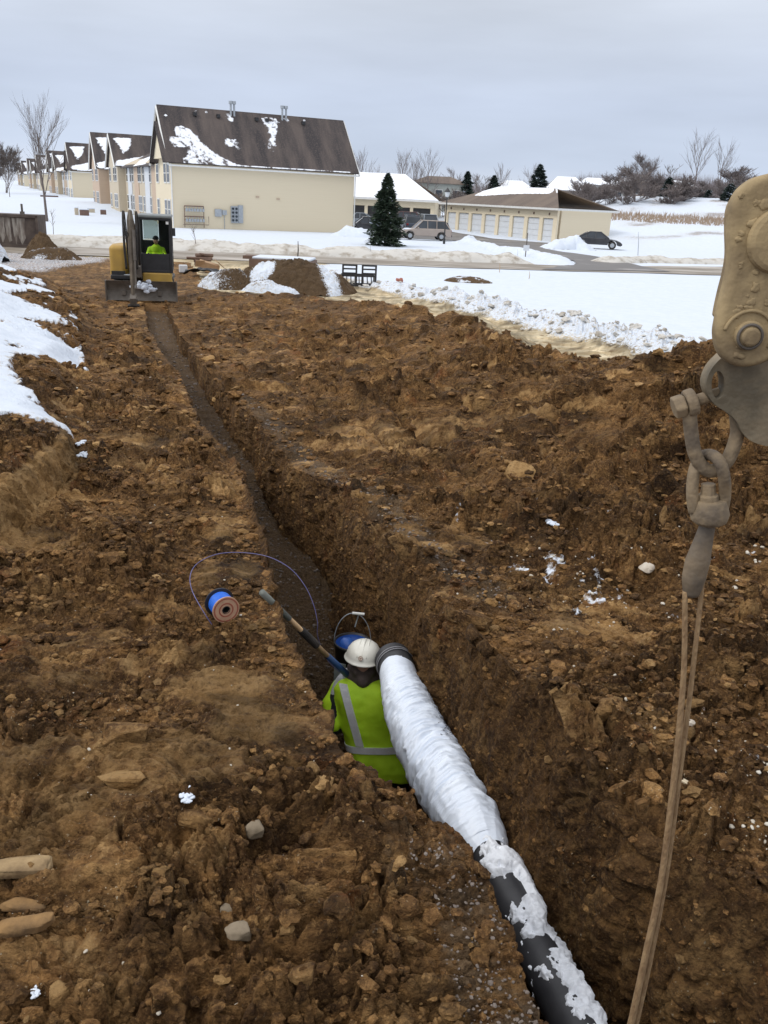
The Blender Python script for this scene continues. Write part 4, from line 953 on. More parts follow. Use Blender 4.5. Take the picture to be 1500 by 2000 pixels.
def carpx(px, bot, Y, rz, *a, **k):
    p = atY(px, bot, Y); return car((p.x, p.y, zf(p.x, Y)+.05), radians(rz), *a, **k)
carpx(829, 470, 80.5, 188, 'tan suv parked facing left behind the lamp post', TAN, snow=(('h', 1.2, 2.0, .86),))
carpx(1163, 482, 81, -12, 'black sedan with snow on its trunk beside the garage end wall', BLK, 4.5, 1.75, 1.42, 'sedan', snow=(('t', -2.0, -1.1, .95),))
carpx(716, 446, 92, 190, 'dark grey car half hidden by the spruce beside the apartment building', BLK, 4.6, 1.8, 1.5, 'sedan')
carpx(800, 452, 97, 100, 'dark blue pickup-sized car behind the tan suv', NAVY, 4.6, 1.8, 1.7, 'suv')
carpx(838, 448, 96, -80, 'silver-blue suv nose-out behind the roof of the tan suv', SIL, 4.6, 1.85, 1.9, 'suv')
carpx(787, 440, 104, 170, 'maroon car by the open garage doors', MAR, 4.4, 1.8, 1.7, 'suv')
carpx(701, 436, 102, 182, 'pale silver car against the garage doors at the corner of the apartment building', SIL, 4.4, 1.8, 1.5, 'sedan')
# ------------------------------------------------------------------ street furniture
p = at(867, 478, -1.2); t = atY(872, 366, p.y); lp = empty('lamp_post', p, 0, 'black lamp post with a lantern head in front of the tan suv', 'lamp post'); h = t.z+1.2
MB().tube([(0, 0, -.2), (0, 0, .5), (0, 0, .5), (0, 0, h-.75)], [.10, .10, .055, .045], 10).build('pole', M_BLACK, lp)
lh = MB().lathe([(.06, h-.75), (.16, h-.68), (.20, h-.35)], 8).build('lamp_head', M_DOOR, lp); MB().lathe([(.24, h-.36), (.27, h-.32), (.10, h-.12), (.03, h-.02), (.001, h)], 8).build('lamp_cap', M_BLACK, lh)
p = at(1026, 502, -1.2); sg = empty('sign', p, radians(4), 'small white notice board on a thin post at the edge of the driveway', 'sign'); t = atY(1027, 455, p.y)
MB().box((0, 0, (t.z+1.2)/2-.1), (.06, .05, t.z+1.4)).build('post', M_STEEL, sg); MB().box((0, -.045, .62), (.42, .03, .38)).build('board', M_DOOR, sg)
for px, bot, top, lab, r, mt_ in ((581, 504, 471, 'dark stake standing in the snow behind the dirt mound', .045, M_STEEL), (1246, 499, 453, 'pale stake in the snow right of the black sedan', .035, M_GREY), (975, 532, 513, 'thin survey stake left of the other, in the snowy field below the road', .018, M_WOOD),
                              (1033, 544, 530, 'short survey stake in the snowy field below the road', .018, M_WOOD), (722, 503, 478, 'thin stake in front of the spruce', .022, M_GREY), (1010, 500, 486, 'small wire marker by the driveway edge', .015, M_GREY)):
    sapling(px, bot, top, lab, -1, mt_, r, 'marker_stake')
for i, (px, bot, top, wd, lab) in enumerate(((150, 420, 408, 7, 'slim grey utility cabinet left of its wider twin in front of the apartment row'), (165, 421, 411, 16, 'wide brown utility cabinet in the middle of the apartment row'), (178, 417, 409, 13, 'low grey cabinet behind the wide brown one'), (202, 420, 411, 10, 'utility cabinet at the foot of the peach wall'), (120, 401, 393, 17, 'wide utility cabinet left of the second apartment building'), (97, 393, 383, 30, 'long dark utility enclosure beside the bare tree'))):
    p = at(px, bot, -1.2); hh = (bot-top)/FPX*p.y; w_ = wd/FPX*p.y
    r_ = empty('utility_cabinet', p, AX, lab, 'utility cabinet', 'utility cabinets along the apartment row')
    MB().box((0, 0, hh/2), (w_, w_*.7, hh)).build('housing', M_SID2 if i % 2 == 0 else M_RUST, r_, bevel=.05)
    MB().box((0, 0, hh+.05), (w_*1.05, w_*.74, .1)).build('snow_cap', SNOW, r_, bevel=.04)
# ------------------------------------------------------------------ things round the dig
def gz(x, y):
    """surface height of the detailed ground at x, y"""
    j = int(np.argmin(np.abs(GP[:, 0, 1]-y))); j0, j1 = max(0, j-6), j+7
    S_ = GP[j0:j1].reshape(-1, 3); d = (S_[:, 0]-x)**2+(S_[:, 1]-y)**2; return float(S_[np.argsort(d)[:5], 2].mean())
RUSTY = mat('rusty_dark_steel', (.055, .038, .032), (.10, .075, .06), scale=1.6, rough=.7, bump=.2, lo=.4, hi=.6, detail=7)
LIME_ST = mat('whitish_runs', (.36, .33, .29), (.15, .12, .10), scale=2.5, rough=.8, bump=.1, stretch=(3, 3, .5), lo=.35, hi=.62, detail=7)
b0 = at(78, 486, -1.2); bx_ = empty('steel_container', b0, radians(8), 'rusty dark steel container with whitish runs down its side, at the left edge', 'container')
ht = atY(75, 421, b0.y).z+1.2
MB().box((-3.1, .9, ht/2), (6.2, 1.8, ht)).build('shell', RUSTY, bx_, bevel=.03)
MB().box((-3.1, -.07, ht-.06), (6.3, .12, .14)).box((-.02, -.07, ht/2), (.12, .12, ht)).box((-3.1, -.05, .1), (6.2, .1, .2)).build('rim', RUSTY, bx_)
f_ = MB(); rnd = random.Random(3)
for x0 in (-1.9, -1.2, -1.55, -2.4, -.9):
    top = ht-.14-rnd.random()*.05; wv = rnd.uniform(.12, .26)
    f_.prism([(x0-wv, top), (x0+wv, top), (x0+wv*.8, top-.5), (x0+wv*.9, top-rnd.uniform(.8, 1.2)), (x0, top-rnd.uniform(1.1, 1.5)), (x0-wv*.7, top-.9)], -.008, .0)
f_.build('stain', LIME_ST, bx_)
MB().cyl((-.85, .4, ht), (-.85, .4, ht+.55), .06, 8).box((-.85, .4, ht+.08), (.2, .2, .16)).build('lifting_lug', M_STEEL, bx_)
def heap(name, cx, cy, rx, ry, h, base, label, cat, mt, snowfn=None, seed=0, n=120, rz=0, clay=0., tone=.22):
    u = np.linspace(-1, 1, n); X, Y = np.meshgrid(u, u, indexing='ij'); r = np.sqrt(X*X+Y*Y)
    n1 = fbm(X*rx, Y*ry, 0, rx*.6, 4, seed)
    Z = h*np.clip(1-(r*(1+.28*n1))**2.0, -.12, 1)**1.0*(1+.25*fbm(X*rx, Y*ry, 0, rx*.4, 3, seed+1))+.10*h*clods(X*rx, Y*ry, max(.12, rx*.10), seed+2)*(r < 1)+.04*h*fbm(X*rx, Y*ry, 0, .12, 3, seed+4)
    sn = snowfn(X, Y) if snowfn else 0*X
    M1 = np.stack([np.clip(sn, 0, 1), clay+0*X, .75+0*X], -1).reshape(-1, 3); M2 = np.stack([0*X, 0*X, tone+0*X], -1).reshape(-1, 3)
    c, s_ = cos(rz), sin(rz); V = np.stack([X*rx*c-Y*ry*s_, X*rx*s_+Y*ry*c, Z], -1).reshape(-1, 3)
    o = np_mesh(name, V, grid_faces(n, n), mt, {'m1': M1, 'm2': M2}); o.location = (cx, cy, base); return tag(o, label, cat)
pl, pr = at(435, 577, -1.2), at(655, 580, -1.2)
heap('dirt_mound', (pl.x+pr.x)/2+.1, 33.6, 2.6, 1.7, 1.12, -1.3, 'brown dirt mound with a snow-covered left crown and a snow slide down its right side', 'mound', SOIL,
     lambda X, Y: np.maximum(.95*np.exp(-(((X+.38)/.20)**2+((Y+.42)/.40)**2)**2), np.clip(.9-np.abs(X-.66+(Y+.6)*.25)*3.2, 0, 1)*(Y < .3)), 300, rz=0)
heap('dirt_mound', -6.2, 33.0, 1.3, 1.0, .75, -1.25, 'low heap of soil and dirty snow left of the big dirt mound', 'mound', SOIL, lambda X, Y: .42+.5*fbm(X, Y, 0, .5, 3, 8), 320)
heap('snow_heap', -4.6, 31.2, 1.3, .6, .5, -1.25, 'lumpy heap of dirty snow at the foot of the dirt mound', 'snow heap', SOIL, lambda X, Y: .75+.4*fbm(X, Y, 0, .4, 3, 18), 330)
heap('dirt_mound', -18.0, 44.6, .9, .7, .95, -1.2, 'dark clump of earth pushed against the rusty steel container', 'mound', SOIL, None, 340, tone=.3)
heap('dirt_mound', -16.6, 42.2, 1.6, .9, .55, -1.2, 'pale muddy heap spreading below the dark earth clump', 'mound', SOIL, lambda X, Y: .28+.5*fbm(X, Y, 0, .4, 3, 28), 350, clay=.35)
heap('snow_heap', -19.2, 39.0, 1.8, 1.4, 1.5, -1.2, 'dirty snow heap at the left edge in front of the steel container', 'snow heap', SOIL, lambda X, Y: .55+.4*fbm(X, Y, 0, .5, 3, 38), 355)
heap('dirt_mound', 3.4, 40.8, 1.2, .7, .22, -1.2, 'dark strip of clods lying in the snow beyond the muddy track', 'mound', SOIL, lambda X, Y: .30+.7*fbm(X, Y, 0, .3, 3, 48), 360, tone=.3)
# steel plates, boards
BROWN = mat('brown_painted_steel', (.17, .105, .075), (.12, .075, .055), scale=2, rough=.7)
pb = at(612, 540, -1.2); tb = empty('brown_box', (pb.x, 38.5, -1.2), radians(-4), 'low brown box behind the dirt mound with snow lying on its lid', 'box'); zt = atY(612, 512, 38.5).z+1.2
MB().box((-1.35, .8, zt/2), (2.7, 1.6, zt)).build('body', BROWN, tb, bevel=.02); MB().box((-1.35, .8, zt+.05), (2.6, 1.5, .1)).build('snow_cover', SNOW, tb, bevel=.04)
pt = empty('timber_stack', (pb.x-2.3, 40.8, -1.2), radians(-3), 'flat stack of brown boards behind the dirt mound, left of the brown box', 'boards'); z2 = atY(545, 500, 40.8).z+1.2
for i in range(3): MB().box((.2, .3*i, z2-.12-.0*i), (2.6, .24, .14)).build('board', BROWN, pt)
MB().box((-.7, .3, (z2-.2)/2), (.2, .9, z2-.2)).box((1.0, .3, (z2-.2)/2), (.2, .9, z2-.2)).build('bearer', BROWN, pt)
CARD = mat('wet_cardboard', (.42, .27, .15), (.34, .21, .12), scale=4, rough=.85)
pc = at(408, 532, -1.2); cb = empty('cardboard_box', pc, radians(20), 'torn brown cardboard box left of the dirt mound', 'box')
MB().box((0, 0, .22), (.85, .5, .42), R=rotm(.1, .25, 0)).build('carton', CARD, cb, bevel=.01); MB().box((.5, -.1, .36), (.5, .5, .02), R=rotm(.2, .7, .3)).box((-.42, -.3, .40), (.4, .02, .3), R=rotm(.5, 0, .2)).build('flap', CARD, cb)
tp = empty('black_tarp', at(402, 540, -1.2), 0, 'crumpled black plastic sheet in front of the cardboard box', 'plastic sheet')
u = np.linspace(-1, 1, 40); X, Y = np.meshgrid(u, u, indexing='ij'); np_mesh('sheet', np.stack([X*.9, Y*.35, .12+.16*fbm(X, Y, 0, .5, 4, 66)+.15*(1-X*X)], -1).reshape(-1, 3), grid_faces(40, 40), mat('black_plastic', (.02, .02, .022), rough=.35, bump=.1), parent=tp)
wb = empty('white_block', at(358, 532, -1.2), .3, 'white block standing in the snow right of the excavator', 'block'); MB().box((0, 0, .16), (.36, .25, .32)).build('block', M_DOOR, wb, bevel=.03)
lg = empty('log_pile', at(385, 520, -1.2), .3, 'rusty brown scrap pile left of the cardboard box', 'scrap pile')
g_ = MB(); rnd = random.Random(5)
for i in range(9): g_.tube([(rnd.uniform(-.6, .2), rnd.uniform(-.3, .3), .1+.06*i), (rnd.uniform(.1, .8), rnd.uniform(-.3, .3), .08+.06*i)], rnd.uniform(.05, .09), 7)
g_.build('logs', BROWN, lg)
p = at(669, 558, -1.2); q = at(733, 560, -1.2); RK = empty('metal_rack', p, atan2(q.y-p.y, q.x-p.x), 'black metal rack with two ladder-like uprights standing on the muddy track', 'rack'); w_ = (q-p).length; ht = atY(669, 516, p.y).z+1.2
fr = MB()
for x0 in (0, w_-.56):
    up = MB()
    for x in (x0, x0+.56): up.box((x, 0, ht/2), (.07, .07, ht))
    for z in (ht-.03, ht*.80, ht*.60): up.box((x0+.28, 0, z), (.49, .06, .06))
    up.build('upright', M_BLACK, RK)
for z in (.04, .42): fr.box((w_/2, -.06, z), (w_, .05, .08)); fr.box((w_/2, .55, z), (w_, .05, .08))
for x in (0, w_): fr.box((x, .25, .23), (.06, .56, .42))
for i in range(9): fr.tube([(i*w_/8, -.06, .06), (i*w_/8+.05, .5, .4)], .025, 5)
fr.build('base_frame', M_BLACK, RK)
p = at(780, 551, -1.2); sc_ = empty('plastic_scrap', p, .4, 'small reddish-orange scrap lying on the dirty snow right of the metal rack', 'scrap'); MB().box((0, 0, .08), (.3, .14, .1), R=rotm(.3, .2, 0)).ico((.1, .05, .1), .09, 1, .4, 2).build('piece', mat('faded_red', (.38, .13, .08), rough=.6), sc_)
# ------------------------------------------------------------------ placing small things on the detailed ground
_v = GP.reshape(-1, 3)-np.array([0, 0, CZ]); _d = _v @ np.array(_F); _px = 750+FPX*(_v @ np.array(_R))/_d; _py = 1000-FPX*(_v @ np.array(_U))/_d
def hit(px, py):
    """the ground point seen at a place of the photograph"""
    q = np.hypot(_px-px, _py-py); i = np.flatnonzero((q < 9) & (_d > .3))
    if len(i) == 0: return at(px, py, -.1)
    i = i[np.argsort(_d[i])[:max(3, len(i)//4)]]
    return Vector(GP.reshape(-1, 3)[i].mean(0))
# ------------------------------------------------------------------ water pipe hanging in the trench
PB = at(768, 1290, -.70); PE = at(1098, 1960, -.72); PD = (PE-PB).normalized(); PL = (PE-PB).length
PIPE = empty('water_pipe', PB, 0, 'black iron water pipe lowered into the trench, half wrapped in crumpled white plastic', 'pipe')
PQ = PD.to_track_quat('Z', 'Y').to_matrix().to_4x4()
M_IRON = mat('black_iron_pipe', (.028, .028, .032), (.05, .05, .054), scale=6, rough=.5, bump=.08)
PR = .092
MB().lathe([(PR, .12), (PR, PL+1.6), (PR-.02, PL+1.6), (PR-.02, .14)], 40, PQ).build('barrel', M_IRON, PIPE, smooth=True)
MB().lathe([(.085, .02), (.090, -.03), (.122, -.035), (.128, -.02), (.128, .0), (.120, .012), (.120, .03), (.129, .04), (.130, .055), (.121, .065), (.121, .09), (.118, .15), (PR+.002, .2)], 40, PQ).build('bell', M_IRON, PIPE, smooth=True)
br_ = MB()
for z in (.035, .06): br_.torus(PQ @ Vector((0, 0, z)), (.129), .0035, PD, 40, 6)
br_.build('bell_ring', mat('bell_ring_grey', (.30, .30, .32), rough=.5), PIPE, smooth=True)
def wrap():
    nt_, nph = 520, 200; T = at(975, 1672, -.72); Lw = (Vector((T.x, T.y, T.z))-PB).dot(PD)
    z = np.linspace(.10, Lw, nt_)[:, None]; ph = np.linspace(0, 2*pi, nph, endpoint=False)[None]
    u = (z-.10)/(Lw-.10)+0*ph; cx, cy = np.cos(ph)+0*z, np.sin(ph)+0*z
    R_ = np.interp(u, [0, .03, .12, .3, .6, .85, .93, .97, 1], [.122, .128, .136, .152, .166, .160, .142, .122, .102])
    zz = z+.05*np.sin(ph+.6)*np.sin(pi*u)+.03*fbm(cx, cy, z*2, .8, 3, 402)
    def ridged(sx, sz, sd): return 1-np.abs(fbm(cx/sx, cy/sx, zz/sz, 1, 3, sd))*2
    env = np.sin(pi*np.clip(u*.96+.02, 0, 1))**.4
    k = .020*ridged(1.8, .060, 403)**2+.014*ridged(1.6, .024, 404)**2+.010*fbm(cx, cy, zz*4, .7, 3, 405)+.006*fbm(cx*.8, cy*.8, zz*16, .45, 2, 406)
    # longer diagonal folds near the lower end
    k = k*np.interp(u, [0, .1, .2, .78, .9, 1], [.25, .4, 1, 1, .55, .3])+.012*np.interp(u, [.75, .85, 1], [0, 1, .5])*(1-np.abs(fbm(cx+zz*1.5, cy-zz, zz, .5, 2, 407))*2)
    r = R_+(k-.014)*env
    zo = z+.018*fbm(cx, cy, 0, .6, 2, 409)*(u > .97)
    sag = .055*np.sin(pi*np.clip(u, 0, 1)**.8); lf = PQ.to_3x3().inverted() @ Vector((-1, -.15, -.45)).normalized()
    V = np.stack([r*cx+sag*lf.x, r*cy+sag*lf.y, zo+0*ph], -1).reshape(-1, 3); Mx = np.array(PQ.to_3x3()); V = V @ Mx.T
    i = np.arange(nt_-1)[:, None]*nph+np.arange(nph)[None]; j = np.arange(nt_-1)[:, None]*nph+(np.arange(nph)+1)[None] % nph
    F_ = np.stack([i.ravel(), j.ravel(), j.ravel()+nph, i.ravel()+nph], 1)
    m_ = mat('white_plastic_wrap', (.80, .86, .95), (.74, .81, .92), scale=3, rough=.36, bump=.10, bscale=30)
    np_mesh('plastic_wrap', V, F_, m_, smooth=True, parent=PIPE)
    WV = V.reshape(nt_, nph, 3)+np.array(PB)-np.array([0, 0, CZ]); d_ = WV @ np.array(_F); qx = 750+FPX*(WV @ np.array(_R))/d_; qy = 1000-FPX*(WV @ np.array(_U))/d_
    rnd = random.Random(8); pk = MB(); G_ = V.reshape(nt_, nph, 3)
    for k in range(46):
        tx_, ty_ = 878+rnd.gauss(0, 9), 1410+rnd.gauss(0, 12); i, j = np.unravel_index(np.argmin(np.hypot(qx-tx_, qy-ty_)+d_*9), qx.shape)
        i = min(max(i, 3), nt_-12); st = [Vector(G_[i+s2, (j+s1) % nph]) for s1, s2 in ((0, 0), (rnd.choice((1, 2)), rnd.randint(0, 3)), (rnd.choice((2, 3)), rnd.randint(-2, 5)))]
        pk.tube(st, .0018, 4)
    pk.build('faded_print', mat('faded_grey_ink', (.16, .17, .20), rough=.6, bump=0), PIPE)
    return Lw
LW = wrap()
def pipe_snow():
    n1, n2 = 460, 150; z = np.linspace(LW-.03, PL+.75, n1)[:, None]; ph = np.linspace(0, 2*pi, n2, endpoint=False)[None]
    lx = PQ.to_3x3().inverted() @ Vector((0, 0, 1)); up = math.atan2(lx.y, lx.x)
    sx = PQ.to_3x3().inverted() @ Vector((1, 0, -.0)); sdr = math.atan2(sx.y, sx.x)
    a = ph-up; s_ = np.cos(ph-sdr)
    cx, cy = np.cos(ph), np.sin(ph)
    t = z-LW
    base = .36*np.cos(a)+.34*s_-.22
    band = .9*np.exp(-((t-.12)/.055)**2)*(np.cos(a) > -.3)
    n = fbm(cx*PR*1.0+0*z, cy*PR*1.0+0*z, z*.75+0*ph, .085, 5, 411)
    n2_ = fbm(cx*PR+0*z, cy*PR+0*z, z+0*ph, .022, 3, 413)
    bare = .75*np.exp(-((t-.30)/.09)**2)*(np.cos(ph-sdr) < .55)
    hgt = base+band*.6-bare+.95*n+.22*n2_+.06
    r = PR+np.clip(hgt, -.18, .55)*.075+.006*n2_*(hgt > 0)
    V = np.stack([r*cx, r*cy, z+0*ph], -1).reshape(-1, 3) @ np.array(PQ.to_3x3()).T
    i = np.arange(n1-1)[:, None]*n2+np.arange(n2)[None]; j = np.arange(n1-1)[:, None]*n2+(np.arange(n2)+1)[None] % n2
    np_mesh('snow_cover', V, np.stack([i.ravel(), j.ravel(), j.ravel()+n2, i.ravel()+n2], 1), mat('pipe_snow', (.84, .87, .92), (.62, .55, .45), scale=4, rough=.7, bump=.4, bscale=40, lo=.60, hi=.78), smooth=True, parent=PIPE)
pipe_snow()
# ------------------------------------------------------------------ people
LIME = mat('lime_hi_vis_fabric', (.62, .95, .03), (.52, .86, .02), scale=5, rough=.65, bump=.35, bscale=9)
DARK = mat('black_fabric', (.014, .014, .017), (.03, .03, .034), scale=8, rough=.85, bump=.3)
HOODM = mat('grey_brown_fleece', (.115, .088, .08), (.085, .064, .058), scale=14, rough=.95, bump=.5, bscale=30)
SKIN = mat('skin', (.55, .32, .23), (.48, .27, .19), scale=6, rough=.55, bump=.05)
GLOVE = mat('white_work_glove', (.66, .68, .70), (.5, .51, .52), scale=14, rough=.8, bump=.3)
REFL = mat('silver_reflective_tape', (.80, .81, .81), (.70, .71, .72), scale=20, rough=.5, bump=.1)
def fleshy(name, caps, mt, parent, voxel=.012, smooth_it=6, extra=None, wr=0, org=None):
    mb = MB(); o_ = Vector(org) if org is not None else Vector()
    for pts, rad in caps:
        pts = [Vector(p)-o_ for p in pts]
        mb.tube(pts, rad, 14)
        for p, r in zip(pts, rad): mb.ico(p, r*.99, 1, 0)
    if extra: extra(mb)
    o = mb.build(name, mt, parent, smooth=True)
    r = o.modifiers.new('remesh', 'REMESH'); r.mode = 'VOXEL'; r.voxel_size = voxel; r.use_smooth_shade = True
    s_ = o.modifiers.new('smooth', 'SMOOTH'); s_.iterations = smooth_it; s_.factor = .5
    if wr:
        tx = bpy.data.textures.new('folds', 'CLOUDS'); tx.noise_scale = .16; tx.noise_depth = 2
        d = o.modifiers.new('folds', 'DISPLACE'); d.texture = tx; d.strength = wr; d.mid_level = .5; d.texture_coords = 'LOCAL'
    return o
def curled_hand(mb, wrist, dirn, palmn, side, curl=1.1, s=1.0):
    """palm and five jointed fingers curling towards palmn"""
    d = Vector(dirn).normalized(); n = Vector(palmn); n = (n-d*n.dot(d)).normalized(); a = d.cross(n).normalized()*side
    w_ = Vector(wrist); palm = w_+d*.05*s
    for k in range(4):
        off = (k-1.5)*.020*s; mb.tube([w_+a*off*.6, w_+a*off+d*.092*s], [.015*s, .0135*s], 10); mb.ico(w_+a*off+d*.092*s, .0135*s, 1, 0)
        L_ = (.040, .045, .043, .034)[k]*s; p = w_+a*off+d*.092*s; ang = .25
        for j in range(3):
            ang += curl*.62; q = p+(d*cos(ang)+n*sin(ang))*L_*(1, .72, .55)[j]
            mb.tube([p, q], [.0105*s, .0095*s], 8); mb.ico(q, .0098*s, 1, 0); p = q
    p = w_+a*(-.034*s)+d*.03*s; q = p+(a*-.6+d*.6+n*.5).normalized()*.038*s; r = q+(d*.5+n*.9+a*.2).normalized()*.032*s
    mb.tube([p, q, r], [.014*s, .012*s, .010*s], 8); mb.ico(r, .010*s, 1, 0)
# --- worker in the trench, back to the camera
hatc = atY(710, 1281, 5.22)         # centre of the hard-hat rim
neck = Vector((hatc.x+.005, 5.24, hatc.z-.17)); hip = atY(746, 1500, 5.02)
WK = empty('person', (hip.x, hip.y, -1.86), 0, 'worker in lime jacket and white hard hat kneeling in the trench beside the wrapped pipe', 'person')
wo = Vector((hip.x, hip.y, -1.86))
def Lc(v): return Vector(v)-wo
sp_ = (neck-hip); sL = sp_.length
shl = neck+Vector((-.175, .0, -.10)); shr = neck+Vector((.175, .0, -.10))
elb = atY(648, 1412, 5.10); hnd = atY(661, 1336, 5.20); elr = shr+Vector((.04, .18, -.22)); hndr = elr+Vector((-.05, .25, .05))
kl, kr = Vector((hip.x-.14, hip.y+.30, -1.80)), Vector((hip.x+.14, hip.y+.28, -1.80)); hl, hr = hip+Vector((-.09, 0, -.05)), hip+Vector((.09, 0, -.05))
fl, fr_ = Vector((kl.x+.0, hip.y-.12, -1.80)), Vector((kr.x, hip.y-.12, -1.80))
head = hatc+Vector((0, .01, -.055))
body = [([hip, hip+sp_*.5, neck-Vector((0, 0, .07))], [.12, .12, .10]), ([neck-Vector((0, 0, .06)), head], [.055, .055]), ([shl, shr], [.05, .05]),
        ([shl, elb], [.05, .04]), ([elb, hnd], [.04, .028]), ([shr, elr], [.05, .04]), ([elr, hndr], [.04, .028]), ([hl, kl], [.085, .06]), ([hr, kr], [.085, .06]), ([kl, fl], [.055, .04]), ([kr, fr_], [.055, .04])]
def face(mb):
    h = Lc(head); mb.ico(h, 1, 2, 0, 0, (.076, .096, .118)); mb.ico(h+Vector((0, .10, -.01)), .016, 1, 0, 0, (.8, 1.2, 1.6)); mb.ico(h+Vector((0, .088, -.045)), .02, 1, 0, 0, (1.3, .5, .35)); mb.ico(h+Vector((0, .07, -.09)), .035, 1, 0)
    for s_ in (-1, 1): mb.ico(h+Vector((s_*.078, 0, -.015)), .028, 1, 0, 0, (.35, .7, 1)); mb.ico(h+Vector((s_*.03, .088, .02)), .013, 1, 0)
fleshy('body', body, SKIN, WK, .012, extra=face, org=wo)
# jacket as a loft with sleeves
def jacket(parent):
    mb = MB(); side = Vector((1, 0, 0)); ax = sp_.normalized(); fw = ax.cross(side).normalized()*-1; fw = Vector((0, ax.z, -ax.y))
    ts = [-.10, 0, .1, .22, .36, .5, .64, .76, .86, .93, .985, 1.03]; hw = [.232, .235, .228, .222, .226, .236, .246, .248, .236, .196, .135, .09]; dp = [.165, .168, .160, .152, .156, .162, .165, .158, .142, .118, .095, .08]
    n = 40; vs = []
    def pt(t, ph, off=0):
        a, b = np.interp(t, ts, hw)+off, np.interp(t, ts, dp)+off
        c_, s_ = cos(ph), sin(ph); ex = .8
        return hip+sp_*t+side*(a*math.copysign(abs(c_)**ex, c_))+fw*(b*math.copysign(abs(s_)**ex, s_))
    for t in ts:
        for k in range(n): vs.append(pt(t, 2*pi*k/n)-wo)
    fs = [(i*n+k, i*n+(k+1) % n, (i+1)*n+(k+1) % n, (i+1)*n+k) for i in range(len(ts)-1) for k in range(n)]+[tuple(range(n-1, -1, -1)), tuple((len(ts)-1)*n+k for k in range(n))]
    def ex(mb): mb.add(vs, fs)
    e1 = elb+(hnd-elb)*.10
    j = fleshy('jacket', [([shl+Vector((.03, 0, -.03)), shl*.45+elb*.55+Vector((-.012, 0, 0)), elb], [.092, .078, .068]), ([elb, e1], [.068, .062]), ([shr+Vector((-.03, 0, -.03)), elr, elr+(hndr-elr)*.5], [.092, .07, .06])], LIME, parent, .011, 4, extra=ex, wr=.035, org=wo)
    # tape : belt and two braces
    def band(t0, t1, p0, p1, nm, nn=60, tilt=0):
        V = []; 
        for i in range(nn+1):
            ph = p0+(p1-p0)*i/nn
            for t, o in ((t0, .0115), (t1, .0115), (t1, .002), (t0, .002)): V.append(pt(t+tilt*cos(ph), ph, o)-wo)
        F_ = [(4*i+k, 4*i+(k+1) % 4, 4*i+4+(k+1) % 4, 4*i+4+k) for i in range(nn) for k in range(4)]+[(0, 1, 2, 3), tuple(4*nn+3-k for k in range(4))]
        MB().add(V, F_).build(nm, REFL, j, smooth=False)
    band(.215, .285, 0, 2*pi-.001, 'reflective_belt', tilt=.02)
    for sx in (-1,):
        V = []; T_ = list(np.linspace(.285, .93, 30))
        for t in T_:
            xo = sx*(.098+.05*t); 
            for dx, o in ((-.026, .0125), (.026, .0125), (.026, .003), (-.026, .003)):
                a = np.interp(t, ts, hw); x = xo+dx; c_ = min(.98, abs(x)/a)**(1/.8); ph = math.acos(c_ if x > 0 else -c_)
                V.append(pt(t, -ph, o)-wo)
        F_ = [(4*i+k, 4*i+(k+1) % 4, 4*i+4+(k+1) % 4, 4*i+4+k) for i in range(len(T_)-1) for k in range(4)]+[(0, 1, 2, 3), tuple(4*(len(T_)-1)+3-k for k in range(4))]
        MB().add(V, F_).build('reflective_brace', REFL, j)
jacket(WK)
fleshy('trousers', [([hip-sp_*.04, hip-Vector((0, 0, .10))], [.145, .16]), ([hl, kl], [.11, .085]), ([hr, kr], [.11, .085]), ([kl, fl], [.08, .06]), ([kr, fr_], [.08, .06])], DARK, WK, .014, 4, wr=.02, org=wo)
for q in (fl, fr_): fleshy('boot', [([q+Vector((0, .02, .0)), q+Vector((0, -.10, -.0))], [.055, .045]), ([q+Vector((0, -.10, .0)), q+Vector((0, -.12, -.04))], [.045, .03])], M_RUB, WK, .012, 3, org=wo)
fleshy('lower_sleeve', [([elb+Vector((.0, .0, -.045)), elb+Vector((.03, .03, -.05))], [.056, .056]), ([elb+(hnd-elb)*.12, elb+(hnd-elb)*.72], [.060, .048])], DARK, WK, .011, 4, wr=.02, org=wo)
hd = (neck+hatc)/2
fleshy('hood', [([neck+Vector((-.085, -.03, .0)), neck+Vector((0, -.095, .015)), neck+Vector((.085, -.03, .0))], [.048, .056, .048]), ([neck+Vector((-.09, .03, .045)), neck+Vector((-.045, -.075, .075)), neck+Vector((.045, -.075, .075)), neck+Vector((.09, .03, .045))], [.036, .042, .042, .036]),
                ([neck+Vector((-.085, .04, .09)), neck+Vector((-.05, -.05, .115)), neck+Vector((.05, -.05, .115)), neck+Vector((.085, .04, .09))], [.03, .036, .036, .03]), ([neck+Vector((0, .02, -.02)), neck+Vector((0, .02, .13))], [.075, .08])], HOODM, WK, .009, 3, wr=.012, org=wo)
def gl(mb): curled_hand(mb, Lc(hnd), (.35, .25, .6), (.7, .3, -.3), 1, 1.15, 1.12)
fleshy('glove', [([hnd+(elb-hnd)*.28, hnd], [.046, .038]), ([hnd, hnd+Vector((.018, .012, .035))], [.036, .034])], GLOVE, WK, .006, 2, extra=gl, org=wo)
HATM = mat('white_hard_hat_plastic', (.74, .73, .66), (.68, .66, .58), scale=5, rough=.35, bump=.02)
tl = Matrix.Translation(Lc(hatc)) @ rotm(-.10, .05, -.10) @ Matrix.Scale(1.04, 4)
hs = MB().lathe([(.001, .108), (.03, .106), (.06, .096), (.086, .076), (.103, .048), (.110, .018), (.112, .0), (.120, -.006), (.124, -.012), (.120, -.015), (.108, -.010), (.100, .0)], 48, tl, 1.06, 1.24)
hat = hs.build('hard_hat', HATM, WK, smooth=True)
MB().prism([(-.10, .10), (-.06, .148), (0, .165), (.06, .148), (.10, .10)], -.014, -.006, tl, ax='z').build('peak', HATM, hat, bevel=.003)
